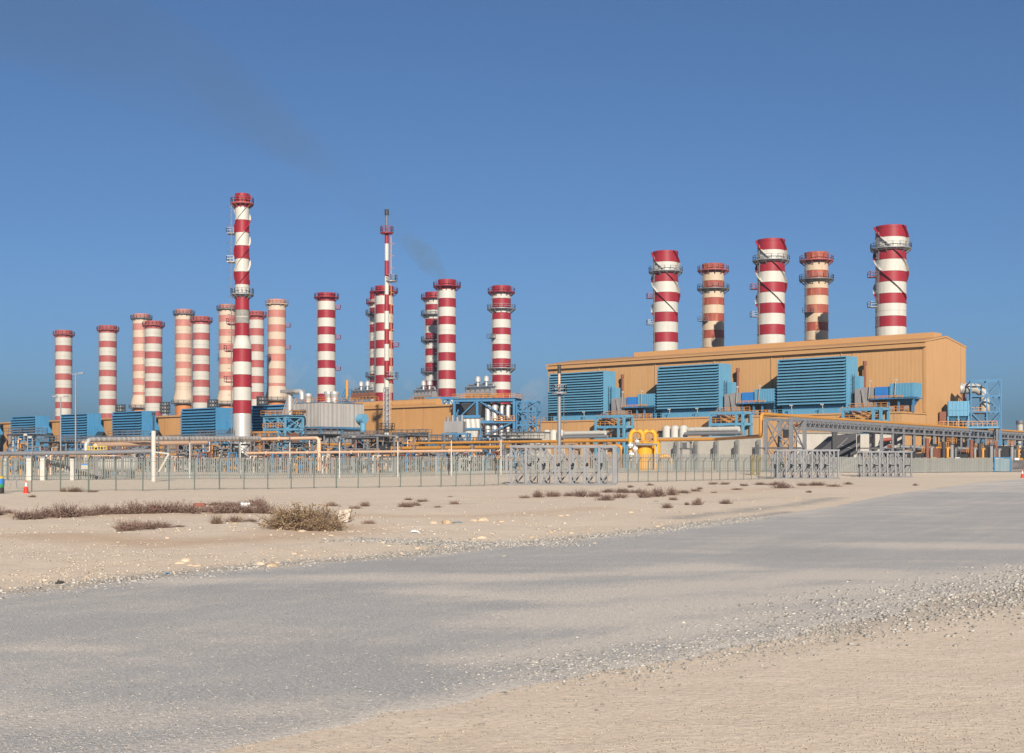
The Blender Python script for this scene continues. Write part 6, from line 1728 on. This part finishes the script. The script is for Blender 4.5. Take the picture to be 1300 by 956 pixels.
def litter():
    crumple('plastic_bag', 'crumpled white plastic bag on the sand right of the big bush', 'litter', M['paper'], 527, 677, 14, 1)
    crumple('plastic_bag', 'small blue plastic bag at the road edge on the left', 'litter', M['bluesteel'], 212, 729, 8, 2, .7)
    crumple('plastic_sheet', 'bluish grey plastic sheet scrap on the sand before the centre', 'litter', M['palebluesheet'], 581, 664, 13, 3)
    crumple('cloth_scrap', 'dark brown cloth scrap at the road edge near the left', 'litter', M['dark'], 76, 741, 11, 4, .9)
    crumple('plastic_scrap', 'green plastic scrap on the sand right of the wide trestle', 'litter', M['green2'], 833, 636, 6, 6, .3)
    b = thing('fuel_crate', 'rusty orange crate among the dense shrubs at the left', 'crate', (0, 0, 0))
    m = MB()
    for z in (0.05, .22, .39): m.span((-.36, -.25, z), (.36, .25, z + .13))
    m.build('slats', M['crate'], b)
    for x in (-.33, .33):
        m = MB(); m.span((x - .045, -.275, 0), (x + .045, .275, .56)); m.build('corner_post', M['crate'], b)
    put(b, 195, 653, .3, .45)
    b2 = thing('fuel_can', 'flat red can lying behind the dense shrubs at the left', 'can', (0, 0, 0))
    m = MB(); m.span((-.34, -.16, 0), (.34, .16, .2)); m.span((-.3, -.12, .2), (.3, .12, .24)); m.build('body', M['crate'], b2)
    m = MB(); m.tube((.34, 0, .14), (.42, 0, .18), .045, 8); m.build('spout', M['dark'], b2)
    put(b2, 253, 643.5, .1, .75)
    b3 = thing('concrete_block', 'white hollow concrete block behind the dense shrubs at the left', 'block', (0, 0, 0))
    m = MB()
    for x in (-.2, 0, .2): m.span((x - .03, -.11, 0), (x + .03, .11, .24))
    m.span((-.23, -.135, 0), (.23, -.1101, .24)); m.span((-.23, .1101, 0), (.23, .135, .24)); m.build('shell', M['paper'], b3)
    put(b3, 311, 645, .2, .95)
    b4 = thing('board', 'pale sheet of board leaning behind the right side of the big bush', 'board', (0, 0, 0))
    m = MB(); m.add([(-.3, 0, 0), (.35, .05, 0), (.5, .45, .72), (-.2, .4, .62), (-.3, .03, 0), (.35, .08, 0), (.5, .48, .72), (-.2, .43, .62)], [(0, 1, 2, 3), (7, 6, 5, 4), (0, 4, 5, 1), (1, 5, 6, 2), (2, 6, 7, 3), (3, 7, 4, 0)]); m.build('sheet', M['pebble'], b4)
    m = MB(); m.bar((.36, .04, 0), (.51, .44, .74), .03); m.build('edge_strip', M['twig'], b4)
    put(b4, 434, 663, 0, .6)
M['crate'] = paint('rusty_orange_paint', (0.20, 0.055, 0.035), .7, .2, 2)
litter()

def scatter(name, mat, count, sampler, smin, smax, seed, flat=.6):
    """small stones: nobody could count them; one object of low icosahedra"""
    rg = np.random.default_rng(seed)
    P = sampler(rg, count)
    n = len(P)
    ph = (1 + 5 ** .5) / 2
    iv = np.array([(-1, ph, 0), (1, ph, 0), (-1, -ph, 0), (1, -ph, 0), (0, -1, ph), (0, 1, ph), (0, -1, -ph), (0, 1, -ph), (ph, 0, -1), (ph, 0, 1), (-ph, 0, -1), (-ph, 0, 1)]) / math.sqrt(1 + ph * ph)
    fi = np.array([(0, 11, 5), (0, 5, 1), (0, 1, 7), (0, 7, 10), (0, 10, 11), (1, 5, 9), (5, 11, 4), (11, 10, 2), (10, 7, 6), (7, 1, 8), (3, 9, 4), (3, 4, 2), (3, 2, 6), (3, 6, 8), (3, 8, 9), (4, 9, 5), (2, 4, 11), (6, 2, 10), (8, 6, 7), (9, 8, 1)])
    s = smin + (smax - smin) * rg.random(n) ** 2.6
    V = iv[None] * (1 + (rg.random((n, 12, 1)) - .5) * .55)
    a = rg.random(n) * 6.283; ca, sa = np.cos(a)[:, None], np.sin(a)[:, None]
    sx = (.8 + rg.random(n) * .7)[:, None]; sz = flat * (.6 + rg.random(n) * .7)[:, None]
    x = V[..., 0] * sx * s[:, None]; y = V[..., 1] * s[:, None]; z = V[..., 2] * sz * s[:, None]
    zz = height(P[:, 0], P[:, 1])
    W = np.stack([x * ca - y * sa + P[:, 0:1], x * sa + y * ca + P[:, 1:2], z + zz[:, None] + s[:, None] * flat * .35 + .004], -1).reshape(-1, 3)
    Fc = (fi[None] + (np.arange(n) * 12)[:, None, None]).reshape(-1, 3)
    me = bpy.data.meshes.new(name)
    me.vertices.add(len(W)); me.vertices.foreach_set('co', W.astype(np.float32).ravel())
    me.loops.add(len(Fc) * 3); me.loops.foreach_set('vertex_index', Fc.astype(np.int32).ravel())
    me.polygons.add(len(Fc)); me.polygons.foreach_set('loop_start', np.arange(0, len(Fc) * 3, 3, dtype=np.int32)); me.polygons.foreach_set('loop_total', np.full(len(Fc), 3, np.int32))
    me.update(calc_edges=True); me.validate()
    me.materials.append(mat)
    o = bpy.data.objects.new(name, me); col.objects.link(o)
    return tag(o, kind='stuff')

def along(pix, w, bias=1.0):
    Q = np.array([gpt(*p) for p in pix]); d = np.r_[0, np.cumsum(np.linalg.norm(np.diff(Q, axis=0), axis=1))]
    def f(rg, n):
        k = rg.random(n) ** bias * d[-1]
        P = np.stack([np.interp(k, d, Q[:, i]) for i in (0, 1)], 1)
        return P + rg.normal(size=(n, 2)) * w
    return f
def area(x0, x1, y0, y1, thr=0.0, off=False, road=False):
    # even on the ground between two picture lines
    def f(rg, n):
        y = rg.uniform(0, 1, n); x = rg.uniform(x0, x1, n)
        py = y0 + (y1 - y0) * y ** .7
        Y = CAMZ * F / (py - HZ); P = np.stack([(x - CX) / F * Y, Y], 1)
        if road: P = P[P[:, 1] - np.interp(P[:, 0], NEAR[:, 0], NEAR[:, 1]) > .6 * rg.random(len(P)) ** 2 - .45 * (rg.random(len(P)) < .15) * 4]
        if off: P = P[P[:, 1] - np.interp(P[:, 0], FAR[:, 0], FAR[:, 1]) > rg.random(len(P)) * 1.5]
        if thr: P = P[fbm(P[:, 0] * .5, P[:, 1] * .5, 77) > thr]
        return P
    return f
scatter('gravel', M['gravel'], 10000, along([(1010, 795), (1100, 782), (1200, 764), (1330, 742), (1500, 715)], 1.0, .8), .006, .036, 1)
scatter('gravel', M['gravel'], 4500, along([(640, 858), (800, 836), (950, 812), (1050, 797)], .5), .005, .022, 2)
scatter('gravel', M['gravel'], 5000, along([(-60, 760), (60, 748), (200, 732), (380, 714), (520, 704), (650, 691), (800, 677), (960, 657)], .45, .9), .008, .042, 3)
scatter('gravel', M['gravel'], 2500, along([(450, 685), (560, 691), (700, 691)], .6), .012, .05, 4)
scatter('pebbles', M['pebble'], 13000, area(-100, 1000, 668, 750, .40, True), .005, .034, 5)
scatter('pebbles', M['pebble'], 3500, area(-100, 1100, 622, 680, .42, True), .012, .06, 6)
scatter('pebbles', M['pebble'], 7000, area(-100, 1400, 800, 960), .003, .009, 7)
scatter('gravel', M['gravel'], 30000, area(-80, 1350, 715, 960, 0.0, False, True), .003, .013, 8, .5)

# ------------------------------------------------------------------ air: haze, smoke, steam
def vol_mat(name, colr, dens, noise_scale=None, lo=.35, hi=.75, aniso=0.0):
    m = bpy.data.materials.new(name); m.use_nodes = True
    nt = m.node_tree; nt.nodes.clear()
    v = nt.nodes.new('ShaderNodeVolumePrincipled')
    v.inputs['Color'].default_value = (*colr, 1)
    v.inputs['Density'].default_value = dens
    v.inputs['Density Attribute'].default_value = ''
    v.inputs['Anisotropy'].default_value = aniso
    if noise_scale:
        f = noise(nt, vec(nt), noise_scale, 4, .6)
        r = N(nt, 'ShaderNodeMapRange'); r.inputs['From Min'].default_value = lo; r.inputs['From Max'].default_value = hi; r.inputs['To Max'].default_value = dens
        nt.links.new(f, r.inputs['Value']); nt.links.new(r.outputs[0], v.inputs['Density'])
    out = nt.nodes.new('ShaderNodeOutputMaterial'); nt.links.new(v.outputs[0], out.inputs['Volume'])
    return m
def haze():
    b = MB(); b.span((-6500, -6500, -1.5), (6500, 6500, 230)); tag(b.build('haze', vol_mat('haze_air', (0.16, 0.28, 0.40), HAZE)), kind='stuff')
HAZE = 0.0003
haze()
def plume(name, pts, mat, Y):
    P = [at(x, y, Y + dy) for x, y, r, dy in pts]; r = [q[2] * Y / F for q in pts]
    m = MB(); n = 16; vs = []; fs = []
    for i, p in enumerate(P):
        d = (P[min(i + 1, len(P) - 1)] - P[max(i - 1, 0)]).normalized()
        a = Vector((0, 1, 0)); a = (a - d * a.dot(d)).normalized(); b = d.cross(a)
        vs += [p + (a * math.cos(2 * math.pi * k / n) + b * math.sin(2 * math.pi * k / n)) * r[i] for k in range(n)]
    for i in range(len(P) - 1): fs += [(i * n + k, i * n + (k + 1) % n, (i + 1) * n + (k + 1) % n, (i + 1) * n + k) for k in range(n)]
    fs += [tuple(range(n - 1, -1, -1)), tuple((len(P) - 1) * n + k for k in range(n))]
    m.add(vs, fs)
    return tag(m.build(name, mat), kind='stuff')
plume('smoke', [(566, 357, 6, 0), (560, 350, 9, 0), (552, 340, 13, 0), (542, 328, 16, 2), (528, 314, 15, 4), (512, 300, 6, 6)], vol_mat('brown_smoke', (.30, .34, .19), .06, .32, .32, .68), 405)
plume('smoke', [(552, 338, 6, 0), (530, 315, 16, 4), (500, 287, 24, 12), (450, 242, 30, 25), (380, 186, 36, 40), (290, 125, 34, 60), (220, 85, 8, 68)], vol_mat('drifting_smoke', (.25, .29, .20), .006, .03, .22, .72), 405)
plume('smoke', [(420, 222, 8, 32), (340, 158, 50, 50), (240, 100, 76, 70), (130, 50, 92, 90), (20, 15, 84, 105), (-90, -20, 90, 120), (-160, -40, 30, 130)], vol_mat('old_smoke', (.20, .22, .18), .0048, .02, .18, .75), 405)
plume('steam', [(364, 505, 4, 0), (366, 490, 8, 0), (372, 474, 12, 0), (380, 462, 14, 0), (386, 450, 5, 0)], vol_mat('white_steam', (.95, .85, .82), .05, .12, .42, .75), 440)
plume('steam', [(455, 497, 4, 0), (448, 490, 7, 0), (440, 482, 9, 0), (436, 474, 4, 0)], vol_mat('white_steam_small', (.95, .85, .82), .08, .2, .40, .75), 400)
plume('steam', [(664, 530, 10, 0), (668, 515, 16, 0), (676, 500, 17, 0), (684, 488, 12, 0), (690, 480, 4, 0)], vol_mat('grey_steam', (.85, .82, .85), .05, .12, .36, .7), 440)
plume('steam', [(530, 500, 3, 0), (524, 494, 6, 0), (517, 488, 7, 0), (512, 482, 3, 0)], vol_mat('white_steam_faint', (.95, .85, .82), .06, .2, .40, .75), 400)
